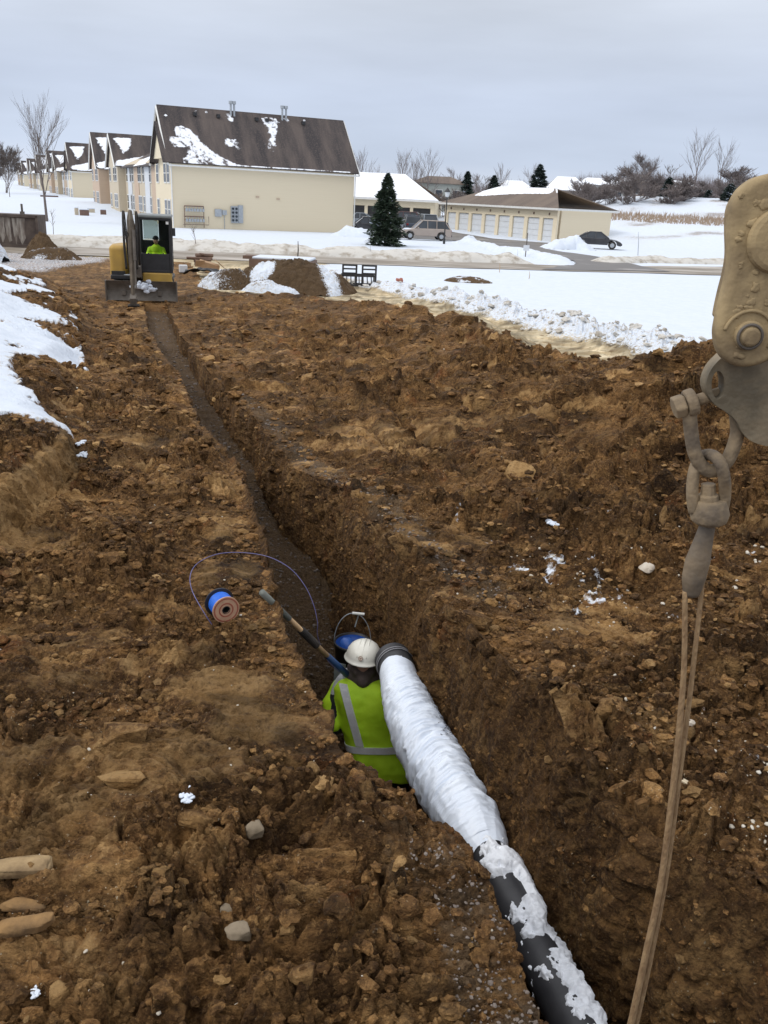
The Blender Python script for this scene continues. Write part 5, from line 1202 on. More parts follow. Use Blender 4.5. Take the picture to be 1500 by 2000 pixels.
for x in (-.030, 0, .030): MB().tube([tl @ Vector((x, .132*cos(a), .103*sin(a)+.006-abs(x)*.14)) for a in np.linspace(.35, pi-.35, 14)], .0055 if x else .0075, 6).build('crown_rib', HATM, hat, smooth=True)
em = tl @ rotm(radians(72), 0, 0); c0 = tl @ Vector((-.006, -.1345, .040))
nrm = (tl.to_3x3() @ Vector((-.05, -1, .38))).normalized(); q_ = nrm.to_track_quat('Z', 'Y').to_matrix().to_4x4(); q_.translation = c0
STK = mat('emblem_cream', (.66, .58, .48), rough=.5, bump=0); STB = mat('emblem_brown', (.22, .09, .07), rough=.5, bump=0)
eb = MB().lathe([(.001, .003), (.0165, .003), (.0165, -.004)], 24, q_).build('emblem', STK, hat)
mk = MB().torus(q_ @ Vector((0, 0, .003)), .0145, .0014, nrm, 24, 5)
for a in (.5, 2.6, 4.5): mk.tube([q_ @ Vector((0, 0, .0035)), q_ @ Vector((cos(a)*.009, sin(a)*.009, .0035))], .0022, 5)
mk.build('emblem_mark', STB, eb)
# ------------------------------------------------------------------ tool in the worker's hand
t0, t1 = atY(517, 1162, 4.66), hnd+Vector((.055, .0, .085))
SH = empty('shovel', t0, 0, 'long-handled tool with blue socket and wrapped grip leaning on the left bank', 'shovel'); dv = t1-t0
def seg(a, b, r0, r1, nm, mt_, n=14): return MB().tube([dv*a, dv*b], [r0, r1], n).build(nm, mt_, SH, smooth=True)
seg(-.03, .27, .021, .019, 'end_sleeve', mat('grey_green_plastic', (.15, .16, .14), rough=.6)); seg(.27, .78, .0165, .0165, 'handle', M_WOOD)
g = MB(); 
for i in range(14): g.torus(dv*(.41+i*.0145), .021, .0062, dv, 14, 6)
g.build('grip_wrap', M_RUB, SH, smooth=True)
seg(.74, 1.10, .020, .026, 'socket', mat('dark_blue_paint', (.02, .06, .16), (.03, .08, .2), scale=9, rough=.5))
# ------------------------------------------------------------------ bucket behind the worker
bc = atY(688, 1262, 5.86); BK = empty('bucket', (bc.x, bc.y, bc.z-.34), 0, 'black bucket with a blue liner and wire handle standing behind the worker', 'bucket')
MB().lathe([(.001, .0), (.115, .0), (.14, .36), (.146, .36), (.146, .385), (.134, .385), (.12, .1), (.001, .1)], 36).build('pail', M_BLACK, BK, smooth=True)
MB().lathe([(.001, .30), (.09, .31), (.128, .345), (.133, .37)], 24).ico((-.04, 0, .34), .07, 1, .3, 4).build('liner', mat('blue_plastic', (.03, .10, .42), (.04, .14, .5), scale=9, rough=.4), BK, smooth=True)
MB().prism([(-.13, .06), (-.04, .05), (-.04, .25), (-.13, .27)], -.138, -.130).build('label', M_GREY, BK)
hb = MB().tube([(-.145*cos(a)*1, .02*sin(a), .37+.25*sin(a)) for a in np.linspace(0, pi, 24)], .0035, 6).build('handle', M_GREY, BK, smooth=True)
MB().cyl((-.01, .02, .62), (.085, .02, .615), .011, 10).build('handle_grip', M_TRIM, hb)
MB().tube([(.04, .02, .615), (.03, .03, .56), (.015, .02, .50)], .005, 6).build('hook', M_GREY, hb)
# ------------------------------------------------------------------ spool of tracer wire
s0 = hit(436, 1204); sax = Vector((.50, -.84, .02)).normalized(); SPL = empty('wire_spool', s0+Vector((0, 0, .085)), 0, 'spool of bright blue wire with tan front flange lying on the clay', 'spool')
q_ = sax.to_track_quat('Z', 'Y').to_matrix().to_4x4()
MB().lathe([(.022, .052), (.080, .052), (.080, .060), (.022, .060)], 40, q_).lathe([(.022, .052), (.022, .060)], 24, q_).build('front_flange', mat('tan_fibre', (.50, .30, .19), (.42, .25, .16), scale=30, rough=.7), SPL)
rg_ = MB().lathe([(.066, .0612), (.070, .0618), (.074, .0612)], 40, q_).lathe([(.036, .0612), (.040, .0618), (.044, .0612)], 40, q_).build('flange_marking', mat('flange_red_print', (.35, .10, .06), rough=.6), SPL)
MB().lathe([(.001, -.06), (.088, -.06), (.088, -.052), (.001, -.052)], 40, q_).build('back_flange', M_BLACK, SPL)
MB().lathe([(.020, .062), (.024, .062), (.024, -.05), (.020, -.05)], 24, q_).build('core', M_BLACK, SPL)
wl = MB(); BLUEW = mat('blue_wire_insulation', (.02, .13, .62), (.03, .18, .72), scale=40, rough=.4)
for i in range(19): wl.torus(q_ @ Vector((0, 0, -.048+i*.0053)), .066+.0012*(i % 2), .0031, sax, 36, 6)
wl.build('winding', BLUEW, SPL, smooth=True)
arc = [(418, 1226, .02), (392, 1186, .06), (374, 1150, .10), (372, 1122, .13), (386, 1100, .16), (418, 1084, .18), (455, 1079, .18), (500, 1082, .18), (536, 1092, .16), (570, 1113, .12), (596, 1145, .06), (612, 1180, .0), (620, 1215, -.06), (621, 1245, -.12), (640, 1290, -.2)]
pts = []; Yi = [4.35, 4.42, 4.6, 4.75, 4.9, 5.05, 5.12, 5.14, 5.12, 5.08, 5.05, 5.02, 5.0, 5.05, 5.2]
for (a, b, c), Y in zip(arc, Yi): pts.append(atY(a, b, Y))
pts.append(hnd+Vector((.03, .04, .05)))
def spline(P, n=8):
    o = []
    for i in range(len(P)-1):
        a, b, c, d = P[max(i-1, 0)], P[i], P[i+1], P[min(i+2, len(P)-1)]
        for k in range(n):
            t = k/n; o.append(.5*((2*b)+(c-a)*t+(2*a-5*b+4*c-d)*t*t+(3*b-a-3*c+d)*t**3))
    return o+[P[-1]]
tag(MB().tube(spline(pts), .0026, 6).build('wire', mat('purple_blue_wire', (.09, .09, .24), (.16, .15, .30), scale=20, rough=.4, bump=0), org=pts[0], smooth=True), 'thin violet wire looping in a big arc from the spool to the worker', 'wire')
# ------------------------------------------------------------------ steel linkage, shackles and sling at the right edge
MUD = mat('dried_tan_mud_on_steel', (.37, .275, .145), (.20, .145, .08), scale=7, rough=.85, bump=.28, bscale=34, lo=.40, hi=.62, detail=9)
MUDG = mat('grey_muddy_cast_steel', (.27, .215, .14), (.12, .098, .064), scale=9, rough=.6, bump=.25, bscale=34, metal=.1, lo=.40, hi=.60, detail=9)
YL = 1.75
def lk(px, py, dy=0): return atY(px, py, YL+dy)
LO = lk(1460, 655)
def smooth2(P, n=5):
    o = []; m_ = len(P)
    for i in range(m_):
        a, b, c, d = [np.array(P[(i+k) % m_]) for k in (-1, 0, 1, 2)]
        if np.linalg.norm(c-b) > .09: o.append(tuple(b)); continue
        for k in range(n):
            t = k/n; o.append(tuple(.5*((2*b)+(c-a)*t+(2*a-5*b+4*c-d)*t*t+(3*b-a-3*c+d)*t**3)))
    return o
LK = empty('excavator_arm', LO, 0, 'mud-caked steel arm end of a big excavator hanging in at the right edge', 'excavator arm')
def xz(pts, dy=0): return [((lambda v: (v.x-LO.x, v.z-LO.z))(lk(*p, dy))) for p in pts]
up_ = smooth2(xz([(1700, 330), (1560, 332), (1490, 344), (1460, 360), (1441, 382), (1432, 410), (1430, 450), (1430, 505), (1424, 545), (1414, 585), (1405, 625), (1401, 655), (1406, 685), (1420, 706), (1445, 718), (1478, 716), (1515, 700), (1560, 670), (1700, 640)]))
def solid(poly, y0, y1, nm, mt_, parent, bev=.012, **k):
    o = MB().prism(poly, y0, y1).build(nm, mt_, parent, bevel=bev, seg=4, **k)
    for p_ in o.data.polygons: p_.use_smooth = True
    o.modifiers.new('wn', 'WEIGHTED_NORMAL'); return o
solid(up_, .0, .045, 'link_plate', MUD, LK, .014)
solid([(a+.055+.02*(b < 0), b*.93+.01) for a, b in up_], .048, .20, 'link_core', MUD, LK, .018)
def circ(cx, cy, r, y0, y1, nm, mt_, par, bev=.006, n=48):
    c = lk(cx, cy)-LO; return MB().tube([(c.x, y0, c.z), (c.x, y1, c.z)], r, n).build(nm, mt_, par, bevel=bev)
c_ = lk(1512, 470)-LO
circ(1520, 470, .062, -.016, .01, 'pin_boss', MUD, LK, .012)
MB().torus((c_.x, .004, c_.z+.0), .082, .007, (0, 1, 0), 48, 10, a0=1.4, a1=4.6).build('boss_rim', MUD, LK, smooth=True)
bb = circ(1462, 655, .030, -.012, .01, 'pin_boss', MUD, LK, .004)
bh = circ(1461, 656, .019, -.022, -.005, 'pin_head', MUD, bb, .005, 20)
c2 = lk(1461, 656)-LO; MB().torus((c2.x, -.011, c2.z), .024, .0035, (0, 1, 0), 32, 8).build('pin_groove', M_STEEL, bb, smooth=True)
MB().torus((c2.x, -.001, c2.z), .050, .004, (0, 1, 0), 48, 8, a0=.2, a1=3.6).build('weld_ridge', MUD, LK, smooth=True)
lump = MB(); rnd = random.Random(12)
for i in range(26):
    a = lk(rnd.uniform(1440, 1500), rnd.uniform(380, 700))-LO; lump.ico((a.x, .0, a.z), rnd.uniform(.003, .010), 2, 1.2, i, (1.2, .35, 1))
tag(lump.build('mud_lumps', MUD, LK, smooth=True), kind='stuff')
MB().tube([Vector((1.14, 1.87, 2.0))-LO, Vector((1.32, 1.75, 2.9))-LO, Vector((1.9, 1.2, 5.2))-LO], [.16, .19, .26], 4).build('stick_beam', MUD, LK, bevel=.02)
# lower hook plate with its hole, made from two rows of faces round the hole
def plate_with_hole(poly, hole, y0, y1, nm, mt_, par):
    import bmesh
    bm = bmesh.new(); ov = [bm.verts.new((a, y0, b)) for a, b in poly]; hv = [bm.verts.new((a, y0, b)) for a, b in hole]
    es = [bm.edges.new((L_[i], L_[(i+1) % len(L_)])) for L_ in (ov, hv) for i in range(len(L_))]
    bmesh.ops.triangle_fill(bm, use_beauty=True, use_dissolve=False, edges=es, normal=(0, -1, 0))
    ex = bmesh.ops.extrude_face_region(bm, geom=bm.faces[:]); bmesh.ops.translate(bm, vec=(0, y1-y0, 0), verts=[v for v in ex['geom'] if isinstance(v, bmesh.types.BMVert)])
    bmesh.ops.recalc_face_normals(bm, faces=bm.faces); me = bpy.data.meshes.new(nm); bm.to_mesh(me); bm.free(); me.materials.append(mt_)
    o = bpy.data.objects.new(nm, me); COL.objects.link(o); o.parent = par; b = o.modifiers.new('bevel', 'BEVEL'); b.width = .004; b.segments = 3; b.limit_method = 'ANGLE'; b.angle_limit = radians(50)
    return o
hp = smooth2(xz([(1700, 690), (1560, 640), (1470, 650), (1432, 680), (1408, 700), (1390, 720), (1380, 745), (1382, 768), (1396, 790), (1420, 806), (1438, 822), (1450, 845), (1468, 862), (1500, 872), (1560, 880), (1700, 880)], .055))
hl_ = [((lambda v: (v.x-LO.x, v.z-LO.z))(lk(1403+13*cos(a), 752+27*sin(a), .055))) for a in np.linspace(0, 2*pi, 28, endpoint=False)]
plate_with_hole(hp, hl_, .055, .095, 'hook_plate', MUDG, LK)
MUDS = mat('brown_mud_on_shackle', (.27, .20, .12), (.13, .10, .07), scale=14, rough=.8, bump=.3, bscale=60, lo=.38, hi=.64, detail=9)
SK = empty('shackle', lk(1345, 785), 0, 'large muddy bow shackle pinned to the steel arm, upper of the two', 'shackle'); so_ = lk(1345, 785)
def rel(o, px, py, dy=0): return lk(px, py, dy)-o
MB().tube([rel(so_, 1338, 790, .09), rel(so_, 1405, 768, .09), rel(so_, 1450, 758, .09)], .0135, 20).build('pin', MUDS, SK, smooth=True)
d0 = (rel(so_, 1405, 768, .09)-rel(so_, 1338, 790, .09)).normalized()
MB().tube([rel(so_, 1338, 790, .09)-d0*.026, rel(so_, 1338, 790, .09)], .027, 6).build('bolt_head', MUDS, SK, bevel=.004)
MB().tube([rel(so_, 1338, 790, .09)+d0*.001, rel(so_, 1338, 790, .09)+d0*.024], .031, 24).build('eye', MUDS, SK, bevel=.005)
MB().tube(spline([rel(so_, x, y, .09) for x, y in ((1346, 800), (1350, 845), (1357, 885), (1372, 912), (1392, 920), (1414, 908), (1430, 880), (1440, 845), (1438, 810), (1434, 770))], 6), [.0155]*55, 16).build('bow', MUDS, SK, smooth=True)
SW = empty('swivel_shackle', lk(1385, 950), 0, 'smaller muddy shackle hooked through the upper one, a nut inside its loop', 'shackle'); sw = lk(1385, 950)
MB().tube(spline([rel(sw, x, y, dy+.045) for x, y, dy in ((1355, 1000, .045), (1352, 960, .045), (1356, 920, .05), (1368, 895, .07), (1386, 888, .055), (1404, 900, .02), (1414, 930, .02), (1416, 965, .04), (1410, 1000, .045))], 6), [.0125, .0125]+[.0135]*45+[.0125]*2, 16).build('bow', MUDS, SW, smooth=True)
MB().tube([rel(sw, 1388, 975, .09), rel(sw, 1386, 1002, .09), rel(sw, 1384, 1016, .09), rel(sw, 1383, 1024, .09)], [.034, .044, .040, .026], 24).build('socket_collar', MUDS, SW, smooth=True, bevel=.003)
MB().tube([rel(sw, 1384, 945, .09), rel(sw, 1383, 965, .09), rel(sw, 1383, 966, .09), rel(sw, 1382, 990, .09)], [.016, .017, .023, .024], 12).build('nut', MUDS, SW, bevel=.002)
WS = empty('wedge_socket', lk(1360, 1100), 0, 'club-shaped grey metal end fitting where the brown sling begins', 'rope fitting'); ws = lk(1360, 1100)
MB().tube(spline([rel(ws, 1383, 1022, 0.090), rel(ws, 1374, 1055, 0.090), rel(ws, 1363, 1095, 0.090), rel(ws, 1355, 1130, 0.090), rel(ws, 1350, 1163, 0.090)], 5), np.interp(np.linspace(0, 4, 21), [0, 1, 2, 3, 4], [.017, .022, .029, .028, .018]), 20, sq=.75).build('socket', mat('grey_brown_cast_socket', (.22, .165, .105), (.10, .08, .06), scale=9, rough=.6, bump=.3), WS, smooth=True)
ROPE = mat('muddy_tan_rope', (.36, .24, .125), (.23, .14, .07), scale=60, rough=.8, bump=.5, bscale=160, stretch=(1, 1, .3))
RP = empty('lifting_sling', lk(1340, 1165), 0, 'doubled brown rope sling hanging from the socket down to the pipe', 'rope sling'); ro = lk(1340, 1165)
pend = PB+PD*(PL+.42); 
s1_ = [rel(ro, 1338, 1155, 0.085), rel(ro, 1336, 1300, 0.085), rel(ro, 1327, 1420, 0.085), rel(ro, 1319, 1500, 0.090), rel(ro, 1291, 1720, 0.095), rel(ro, 1262, 1860, 0.105), rel(ro, 1232, 2000, 0.115), rel(ro, 1214, 2075, .120), pend-ro+Vector((.0, 0, PR+.05))]
s2_ = [rel(ro, 1374, 1118, 0.095), rel(ro, 1362, 1230, 0.095), rel(ro, 1346, 1370, 0.100), rel(ro, 1331, 1480, 0.105), rel(ro, 1302, 1700, 0.110), rel(ro, 1272, 1860, 0.120), rel(ro, 1241, 2000, 0.130), rel(ro, 1223, 2075, .135), pend-ro+Vector((.02, .02, PR+.05))]
for P_, ra in ((s1_, (.0065, .007, .008, .0085,   .0085, .0095, .0105, .0105, .0105)), (s2_, (.0055, .006, .0065, .008, .008, .009, .010, .010, .010))):
    q = spline(P_, 8); MB().tube(q, list(np.interp(np.linspace(0, 8, len(q)), range(9), ra)), 10).build('strand', ROPE, RP, smooth=True)
MB().torus(pend-ro, PR+.012, .012, PD, 40, 8).build('choker_loop', ROPE, RP, smooth=True)
# ------------------------------------------------------------------ mini excavator at the far end of the trench
YEL = mat('worn_yellow_paint', (.52, .32, .06), (.42, .26, .06), scale=2.5, rough=.5, bump=.05)
CABG = mat('dark_cab_glass', (.02, .024, .03), (.03, .035, .04), scale=2, rough=.08, bump=0, spec=.8)
ep = at(280, 578, -1.12); ex_y = 28.2
EX = empty('mini_excavator', (atY(281, 578, 28.2).x, 28.2, -1.12), radians(13), 'yellow mini excavator with black cab digging at the far end of the trench', 'excavator')
for sx in (-.78, .78):
    P_ = [(-1.0, .16), (-.85, .02), (.85, .02), (1.0, .16), (1.02, .30), (.88, .46), (-.88, .46), (-1.02, .30)]
    tk = MB().prism([(a+.35, b) for a, b in P_], sx-.17, sx+.17, ax='x')
    for i in range(16): tk.box((sx, -.60+i*.125, .475), (.36, .05, .03)); tk.box((sx, -.60+i*.125, .01), (.36, .05, .03))
    for i in range(3): tk.box((sx, -.67+.03*i, .12+.11*i), (.36, .04, .05))
    tk.build('track', M_RUB, EX, bevel=.02)
MB().box((0, .35, .38), (1.3, 1.3, .25)).cyl((0, .35, .45), (0, .35, .62), .42, 24).build('undercarriage', M_STEEL, EX)
bl = MB(); n = 9
prof = [(-1.05+.10*sin(k/(n-1)*pi), .02+.60*k/(n-1)) for k in range(n)]; prof += [(a+.05, b) for a, b in reversed(prof)]
bl.prism(prof, -1.06, 1.06, ax='x'); bl.box((-1.07, -1.02, .31), (.04, .26, .62)).box((1.07, -1.02, .31), (.04, .26, .62))
for sx in (-.55, .55): bl.box((sx, -.6, .25), (.12, .9, .14))
bld = bl.build('dozer_blade', M_STEEL, EX); sm = MB(); rnd = random.Random(2)
for i in range(26): sm.ico((.15+rnd.gauss(0, .13), -1.10+rnd.uniform(-.03, .02), .46+rnd.gauss(0, .08)), rnd.uniform(.03, .085), 2, .9, i, (1, .5, .8))
sm.build('snow_clump', SNOW, bld, smooth=True)
MB().prism([(-.95, -.55), (.95, -.55), (1.0, .6), (.85, 1.25), (.4, 1.45), (-.4, 1.45), (-.85, 1.25), (-1.0, .6)], .60, .74, ax='z').build('deck', M_BLACK, EX, bevel=.03)
MB().box((.48, -.28, .68), (.92, .62, .36)).build('cab_base', YEL, EX, bevel=.06)
hd_ = MB().prism([(-.98, -.30), (-.50, -.36), (-.40, .4), (-.4, 1.45), (-.82, 1.25), (-1.0, .65)], .62, 1.62, ax='z').build('engine_hood', YEL, EX, bevel=.13, seg=5)
MB().prism([(-.38, .95), (.9, .95), (.84, 1.25), (.4, 1.45), (-.38, 1.45)], .74, 1.5, ax='z').build('counterweight', YEL, EX, bevel=.08)
MB().box((-.72, -.40, .78), (.42, .10, .14)).build('front_panel', M_BLACK, EX); MB().cyl((-.55, -.42, .70), (-.35, -.44, .70), .06, 12).build('swing_cylinder', M_GREY, EX)
cb_ = MB(); x0, x1, y0, y1, z0, z1 = -.02, .93, -.55, .90, .84, 2.50
for x in (x0, x1):
    for y in (y0, y1): cb_.box((x, y, (z0+z1)/2), (.08, .09, z1-z0))
for z in (z0+.04, z1-.04, 1.32): 
    cb_.box(((x0+x1)/2, y0, z), (x1-x0-.08, .07, .07)) if z != 1.32 else cb_.box(((x0+x1)/2, y0+.01, 1.12), (x1-x0-.08, .05, .60))
    cb_.box((x1, (y0+y1)/2, z), (.07, y1-y0-.09, .07)); cb_.box((x0, (y0+y1)/2, z), (.07, y1-y0-.09, .07))
cb_.box(((x0+x1)/2, y1, 1.3), (x1-x0-.08, .06, .9)).box((x1-.22, y1, 2.1), (.36, .05, .7)); cb_.box((x1, .35, 1.2), (.05, .6, .8))
cab = cb_.build('cab_frame', M_BLACK, EX, bevel=.01)
MB().box(((x0+x1)/2, (y0+y1)/2, z1+.035), (x1-x0+.12, y1-y0+.15, .09)).build('cab_roof', mat('grey_roof_panel', (.20, .22, .22), (.15, .16, .16), scale=4, rough=.5), EX, bevel=.03)
gls, gnt, gb = nodes_of('clear_cab_window'); gb.inputs['Base Color'].default_value = (.50, .55, .52, 1); gb.inputs['Transmission Weight'].default_value = 1; gb.inputs['Roughness'].default_value = .02; gb.inputs['IOR'].default_value = 1.05
MB().box(((x0+x1)/2, y0-.0, 1.95), (x1-x0-.09, .012, .98)).build('windscreen', gls, EX); MB().box((x1+.0, .2, 1.9), (.012, 1.2, 1.0)).build('side_window', gls, EX); MB().box((x0+.30, y1, 2.1), (.46, .012, .62)).build('rear_window', gls, EX)
MB().box((.45, .55, 1.25), (.5, .12, .7)).box((.45, .30, .98), (.5, .5, .14)).build('seat', M_BLACK, EX, bevel=.04)
for sx in (.22, .68): MB().tube([(sx, -.25, .9), (sx, -.22, 1.35), (sx, -.2, 1.42)], [.02, .015, .025], 8).build('control_lever', M_BLACK, EX)
MB().box((x1+.11, y0-.12, 2.1), (.10, .03, .24)).tube([(x1, y0, 2.2), (x1+.1, y0-.1, 2.2)], .012, 6).build('mirror', M_BLACK, EX)
MB().box((x1-.08, y0-.07, 2.36), (.08, .06, .08)).build('work_light', M_TRIM, EX)
bx0 = -.16
MB().prism([(-.55, .62), (-1.05, .72), (-1.05, 1.05), (-.6, 1.1)], bx0-.17, bx0+.17, ax='x').build('boom_bracket', M_STEEL, EX, bevel=.02)
def beam(P_, W_, nm, mt_, xw): 
    mb = MB(); pts_ = [Vector((bx0+(P_[i][2] if len(P_[i]) > 2 else 0), P_[i][0], P_[i][1])) for i in range(len(P_))]
    mb.tube(pts_, W_, 4, sq=xw); return mb.build(nm, mt_, EX, bevel=.01)
beam([(-.95, .85), (-1.15, 1.55), (-1.55, 2.2), (-2.05, 2.58)], [.10, .125, .12, .08], 'boom', M_STEEL, .8)
beam([(-1.95, 2.72), (-2.15, 2.45), (-2.45, 1.2), (-2.65, .20)], [.06, .105, .085, .055], 'stick', mat('muddy_brown_steel', (.085, .065, .045), (.15, .12, .085), scale=4, rough=.65, bump=.2), .8)
MB().cyl((bx0, -1.15, .85), (bx0, -1.32, 1.5), .055, 12).cyl((bx0, -1.32, 1.5), (bx0, -1.5, 2.0), .03, 10).build('boom_cylinder', M_BLACK, EX)
MB().cyl((bx0+.10, -2.35, 2.2), (bx0+.10, -2.5, 1.35), .045, 12).cyl((bx0+.10, -2.5, 1.35), (bx0+.1, -2.68, .55), .025, 10).build('bucket_cylinder', M_STEEL, EX)
for i, (a, b) in enumerate(((-.14, .06), (-.17, .03), (.16, .05), (.13, -.02))):
    MB().tube(spline([Vector((bx0+a, -1.1, 1.1)), Vector((bx0+a*1.2, -1.5, 2.1+b)), Vector((bx0+a*1.2, -2.1, 2.70)), Vector((bx0+a*1.2, -2.4, 1.9)), Vector((bx0+a, -2.5, 1.1))], 6), .018, 6).build('hose', M_RUB, EX, smooth=True)
MB().torus((bx0-.16, -2.25, 2.05), .10, .014, (.3, 1, 0), 20, 6, a0=1.2, a1=5.2).build('hose', M_RUB, EX, smooth=True)
MB().prism([(-2.60, .40), (-2.78, .28), (-2.74, .06), (-2.56, .10)], bx0-.09, bx0+.09, ax='x').cyl((bx0-.13, -2.66, .22), (bx0+.13, -2.66, .22), .04, 12).build('quick_coupler', M_STEEL, EX)
for _o in ():
    pass
bk = [(-2.78, .08), (-2.52, .10), (-2.30, -.06), (-2.24, -.28), (-2.36, -.46), (-2.52, -.50), (-2.50, -.46), (-2.40, -.40), (-2.32, -.26), (-2.38, -.08), (-2.55, .02), (-2.76, .02)]
bu = MB().prism(bk, bx0-.15, bx0+.15, ax='x')
for sx in (-.155, .155): bu.prism([(-2.76, .06), (-2.52, .08), (-2.32, -.06), (-2.27, -.27), (-2.38, -.44), (-2.50, -.48)], bx0+sx-.012, bx0+sx+.012, ax='x')
for k in range(3): bu.box((bx0-.11+.11*k, -2.56, -.50), (.04, .14, .03))
bu.build('digging_bucket', M_BLACK, EX)
# operator
em_ = EX.location; OPo = Vector((em_.x+.45*cos(radians(13))-.28*sin(radians(13)), em_.y+.28*cos(radians(13))+.45*sin(radians(13)), em_.z+1.05)); OP = empty('person', OPo, radians(13), 'excavator operator in a lime jacket sitting inside the cab', 'person')
ob = [([(0, 0, .1), (0, -.02, .5)], [.13, .12]), ([(0, -.02, .5), (0, -.06, .68)], [.055, .05]), ([(-.19, 0, .46), (.19, 0, .46)], [.06, .06]), ([(-.2, 0, .46), (-.26, -.15, .24), (-.22, -.42, .28)], [.05, .045, .035]), ([(.2, 0, .46), (.26, -.15, .24), (.22, -.42, .28)], [.05, .045, .035]),
      ([(-.1, 0, .08), (-.12, -.42, .08)], [.085, .065]), ([(.1, 0, .08), (.12, -.42, .08)], [.085, .065]), ([(-.12, -.42, .06), (-.12, -.45, -.1)], [.06, .05]), ([(.12, -.42, .06), (.12, -.45, -.1)], [.06, .05])]
def oface(mb):
    mb.ico((0, -.07, .72), 1, 2, 0, 0, (.076, .095, .115)); mb.ico((0, -.17, .71), .016, 1, 0); mb.ico((0, -.155, .675), .018, 1, 0, 0, (1.3, .5, .4))
    for s_ in (-1, 1): mb.ico((s_*.077, -.06, .71), .026, 1, 0, 0, (.35, .7, 1)); mb.ico((s_*.03, -.155, .74), .012, 1, 0)
    curled_hand(mb, (-.22, -.42, .28), (0, -.6, -.4), (0, .3, -1), 1); curled_hand(mb, (.22, -.42, .28), (0, -.6, -.4), (0, .3, -1), -1)
fleshy('body', ob, SKIN, OP, .013, extra=oface)
fleshy('jacket', [([(0, 0, .06), (0, 0, .3), (0, -.02, .46)], [.18, .18, .17]), ([(-.18, 0, .45), (.18, 0, .45)], [.09, .09]), ([(-.2, 0, .45), (-.27, -.15, .24), (-.22, -.36, .28)], [.085, .075, .06]), ([(.2, 0, .45), (.27, -.15, .24), (.22, -.36, .28)], [.085, .075, .06]), ([(0, -.03, .5), (0, -.03, .58)], [.09, .075])], LIME, OP, .014, 4, wr=.02)
fleshy('trousers', [([(-.1, 0, .06), (-.12, -.42, .08)], [.11, .085]), ([(.1, 0, .06), (.12, -.42, .08)], [.11, .085]), ([(-.12, -.42, .06), (-.12, -.45, -.08)], [.08, .065]), ([(.12, -.42, .06), (.12, -.45, -.08)], [.08, .065])], DARK, OP, .014, 4)
MB().lathe([(.001, .115), (.05, .108), (.085, .075), (.098, .03), (.1, 0), (.07, 0)], 24, Matrix.Translation((0, -.06, .765)), 1, 1.15).build('knit_cap', DARK, OP, smooth=True)
# ------------------------------------------------------------------ stones, slabs, offcut
ST_T = mat('tan_stone', (.36, .25, .125), (.15, .095, .045), scale=9, rough=.85, bump=.5, bscale=30); ST_G = mat('grey_stone', (.235, .185, .125), (.12, .09, .055), scale=9, rough=.8, bump=.3)
ST_O = mat('ochre_clay_lump', (.28, .16, .06), (.11, .064, .028), scale=10, rough=.9, bump=.5, bscale=30); ST_W = mat('pale_chalky_stone', (.55, .50, .42), (.38, .32, .25), scale=9, rough=.8, bump=.3)
def slab(px, py, wpx, hpx, th, rz, label, mt_, cat='stone', nm='stone', tilt=(0, 0), round_=.45, sub=2, seed=0, lift=.02, own=False):
    p = hit(px, py); d = (p-Vector((0, 0, CZ))).length; s_ = wpx/FPX*d/2; t_ = hpx/FPX*d/2
    V, Fc = ICO[3]; P_ = np.sign(V)*np.abs(V)**round_; P_ = P_/np.abs(P_).max(0)
    P_ = P_*(1+.12*fbm(P_[:, 0]*3+seed, P_[:, 1]*3, P_[:, 2]*3, 1.3, 3, seed))[:, None]
    P_ = P_*np.array([s_, t_, th])*(1+.16*fbm(P_[:, 0]*2.6, P_[:, 1]*2.6, P_[:, 2]*2.6+seed, 1, 5, seed+2, .62))[:, None]
    rq = np.random.default_rng(seed+100)
    for _ in range(5 if own else 16):
        nv = rq.normal(size=3)*np.array([1, 1, .8]); nv /= np.linalg.norm(nv); sup = (P_ @ nv).max(); dd = sup*rq.uniform(.58, .86); P_ = P_-np.maximum(0, P_ @ nv-dd)[:, None]*nv*.96
    P_ = P_*(1+.10*fbm(P_[:, 0]/s_*4, P_[:, 1]/s_*4, P_[:, 2]/s_*4, 1, 4, seed+7, .65))[:, None]
    Mx = np.array(rotm(tilt[0], tilt[1], rz).to_3x3()); P_ = P_ @ Mx.T
    soily = not own and mt_ is not ST_G and mt_ is not ST_W; cl_, tn_ = {'tan_stone': (.85, .62), 'ochre_clay_lump': (.50, .62), 'dark_clay': (.0, .30), 'reddish_clay': (.2, .5)}.get(mt_.name, (0, .5))
    o = np_mesh(nm, P_, Fc, SOIL if soily else mt_, {'m1': np.tile([0, cl_, 0.], (len(P_), 1)), 'm2': np.tile([0, 0, tn_], (len(P_), 1))}, smooth=not soily); o.location = p+Vector((0, 0, th*lift)); return tag(o, label, cat)
slab(36, 1698, 104, 34, .018, .12, 'large flat-topped tan slab at the left edge, uppermost of the three there', ST_T, round_=.22, seed=1, tilt=(.12, 0), lift=.75, own=True)
slab(44, 1768, 80, 26, .016, -.05, 'rounded tan stone below the flat slab at the left edge', ST_O, seed=2, lift=.7, own=True)
slab(52, 1808, 84, 30, .020, .25, 'lowest of the three ochre stones at the left edge', ST_O, seed=3, lift=.7, own=True)
slab(500, 1620, 46, 34, .03, .4, 'smooth pale grey stone right of the snow scrap', ST_G, round_=.8, seed=4)
slab(592, 1904, 60, 34, .028, .3, 'yellowish stone near the bottom edge, left of the gravelly bank', ST_O, seed=5, round_=.6)
slab(115, 1935, 44, 52, .03, .7, 'upright pale lump of clay near the bottom left corner', ST_T, seed=6)
slab(248, 1430, 110, 62, .055, .1, 'big blocky clay clod with an ochre top in the middle of the left bank', ST_O, round_=.35, seed=7)
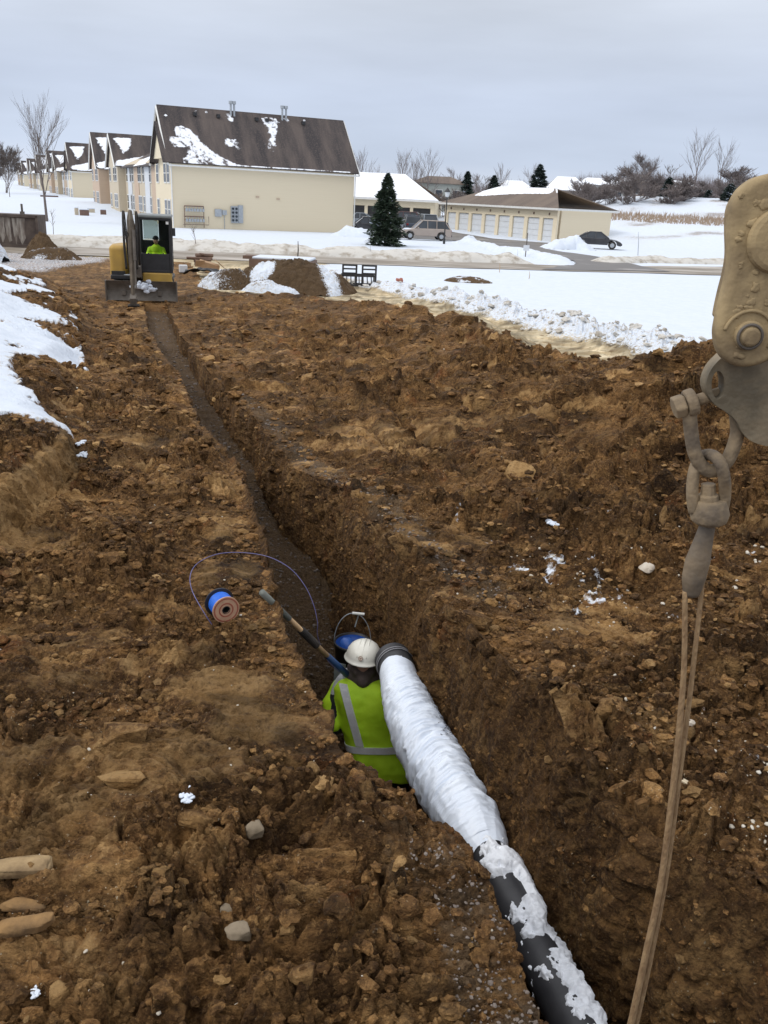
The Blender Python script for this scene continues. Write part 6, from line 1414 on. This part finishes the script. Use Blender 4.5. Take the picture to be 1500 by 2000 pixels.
slab(250, 1515, 130, 44, .03, .05, 'layered tan clay slab with scraped ridges below the blocky clod', ST_T, round_=.35, seed=8)
slab(275, 1188, 98, 40, .045, .1, 'dark pointed clod left of the wire spool', mat('dark_clay', (.085, .052, .03), (.14, .085, .045), scale=9, rough=.9, bump=.5, bscale=30), round_=.5, seed=9)
slab(1015, 922, 66, 52, .07, -.5, 'big leaning tan clay block on the right spoil', ST_T, round_=.4, seed=10, tilt=(.5, .2))
slab(905, 628, 90, 30, .16, 0, 'large dark clod on the crest of the spoil beside the muddy track', mat('dark_clay', (.085, .052, .03)), round_=.5, seed=11)
slab(925, 1210, 90, 30, .05, -.6, 'long clay lump at the broken edge of the right trench wall', mat('dark_clay', (.085, .052, .03)), round_=.5, seed=12)
slab(1180, 1385, 84, 38, .05, .5, 'long brown clod lying above the trench wall left of the rope', ST_O, round_=.5, seed=13)
slab(1118, 1345, 36, 30, .03, .1, 'reddish rounded clod above the trench wall', mat('reddish_clay', (.21, .095, .045), (.14, .065, .03), scale=9, rough=.9, bump=.4), round_=.8, seed=14)
slab(1348, 1415, 26, 20, .018, .1, 'round pale stone just right of the rope', ST_W, round_=.9, seed=15)
slab(1270, 1110, 36, 30, .03, .3, 'pale lump of clay on the spoil left of the socket', ST_W, round_=.6, seed=16)
slab(468, 1820, 56, 40, .02, .2, 'flat grey stone set in the gravelly near bank', ST_G, round_=.6, seed=17)
slab(440, 1770, 40, 26, .018, -.2, 'smaller grey stone just above the flat one in the gravelly bank', ST_G, round_=.7, seed=18)
slab(380, 1600, 110, 34, .03, -.25, 'curved ochre lump below the snow scrap', ST_O, round_=.5, seed=19)
p = hit(1332, 1532); so2 = MB(); so2.box((0, 0, 0), (.075, .022, .010), R=rotm(.1, .15, radians(-36)))
tag(so2.build('wood_offcut', mat('fresh_pale_wood', (.62, .53, .38), (.55, .46, .32), scale=6, rough=.6, bump=.05), bevel=.002), 'short pale wood offcut lying on the bank right of the rope', 'wood offcut').location = p+Vector((.0, 0, .02))
def scrap(px, py, r, label, seed):
    p = hit(px, py); mb = MB(); rnd = random.Random(seed)
    for i in range(16): mb.ico((rnd.gauss(0, r*.45), rnd.gauss(0, r*.8), rnd.uniform(0, r*.3)), r*rnd.uniform(.2, .55), 2, 1.1, i, (1, 1, .5))
    tag(mb.build('snow_scrap', SNOW, smooth=True), label, 'snow').location = p
scrap(366, 1558, .026, 'small scrap of snow on the left bank below the tan slab', 1)
scrap(76, 1938, .013, 'tiny scrap of snow near the bottom left corner', 2)
scrap(165, 885, .05, 'strip of snow at the foot of the cut bank on the left', 3); scrap(160, 865, .04, 'upper end of the snow strip by the cut bank', 5)
scrap(1075, 1022, .05, 'patch of snow on the right spoil between stones', 4)
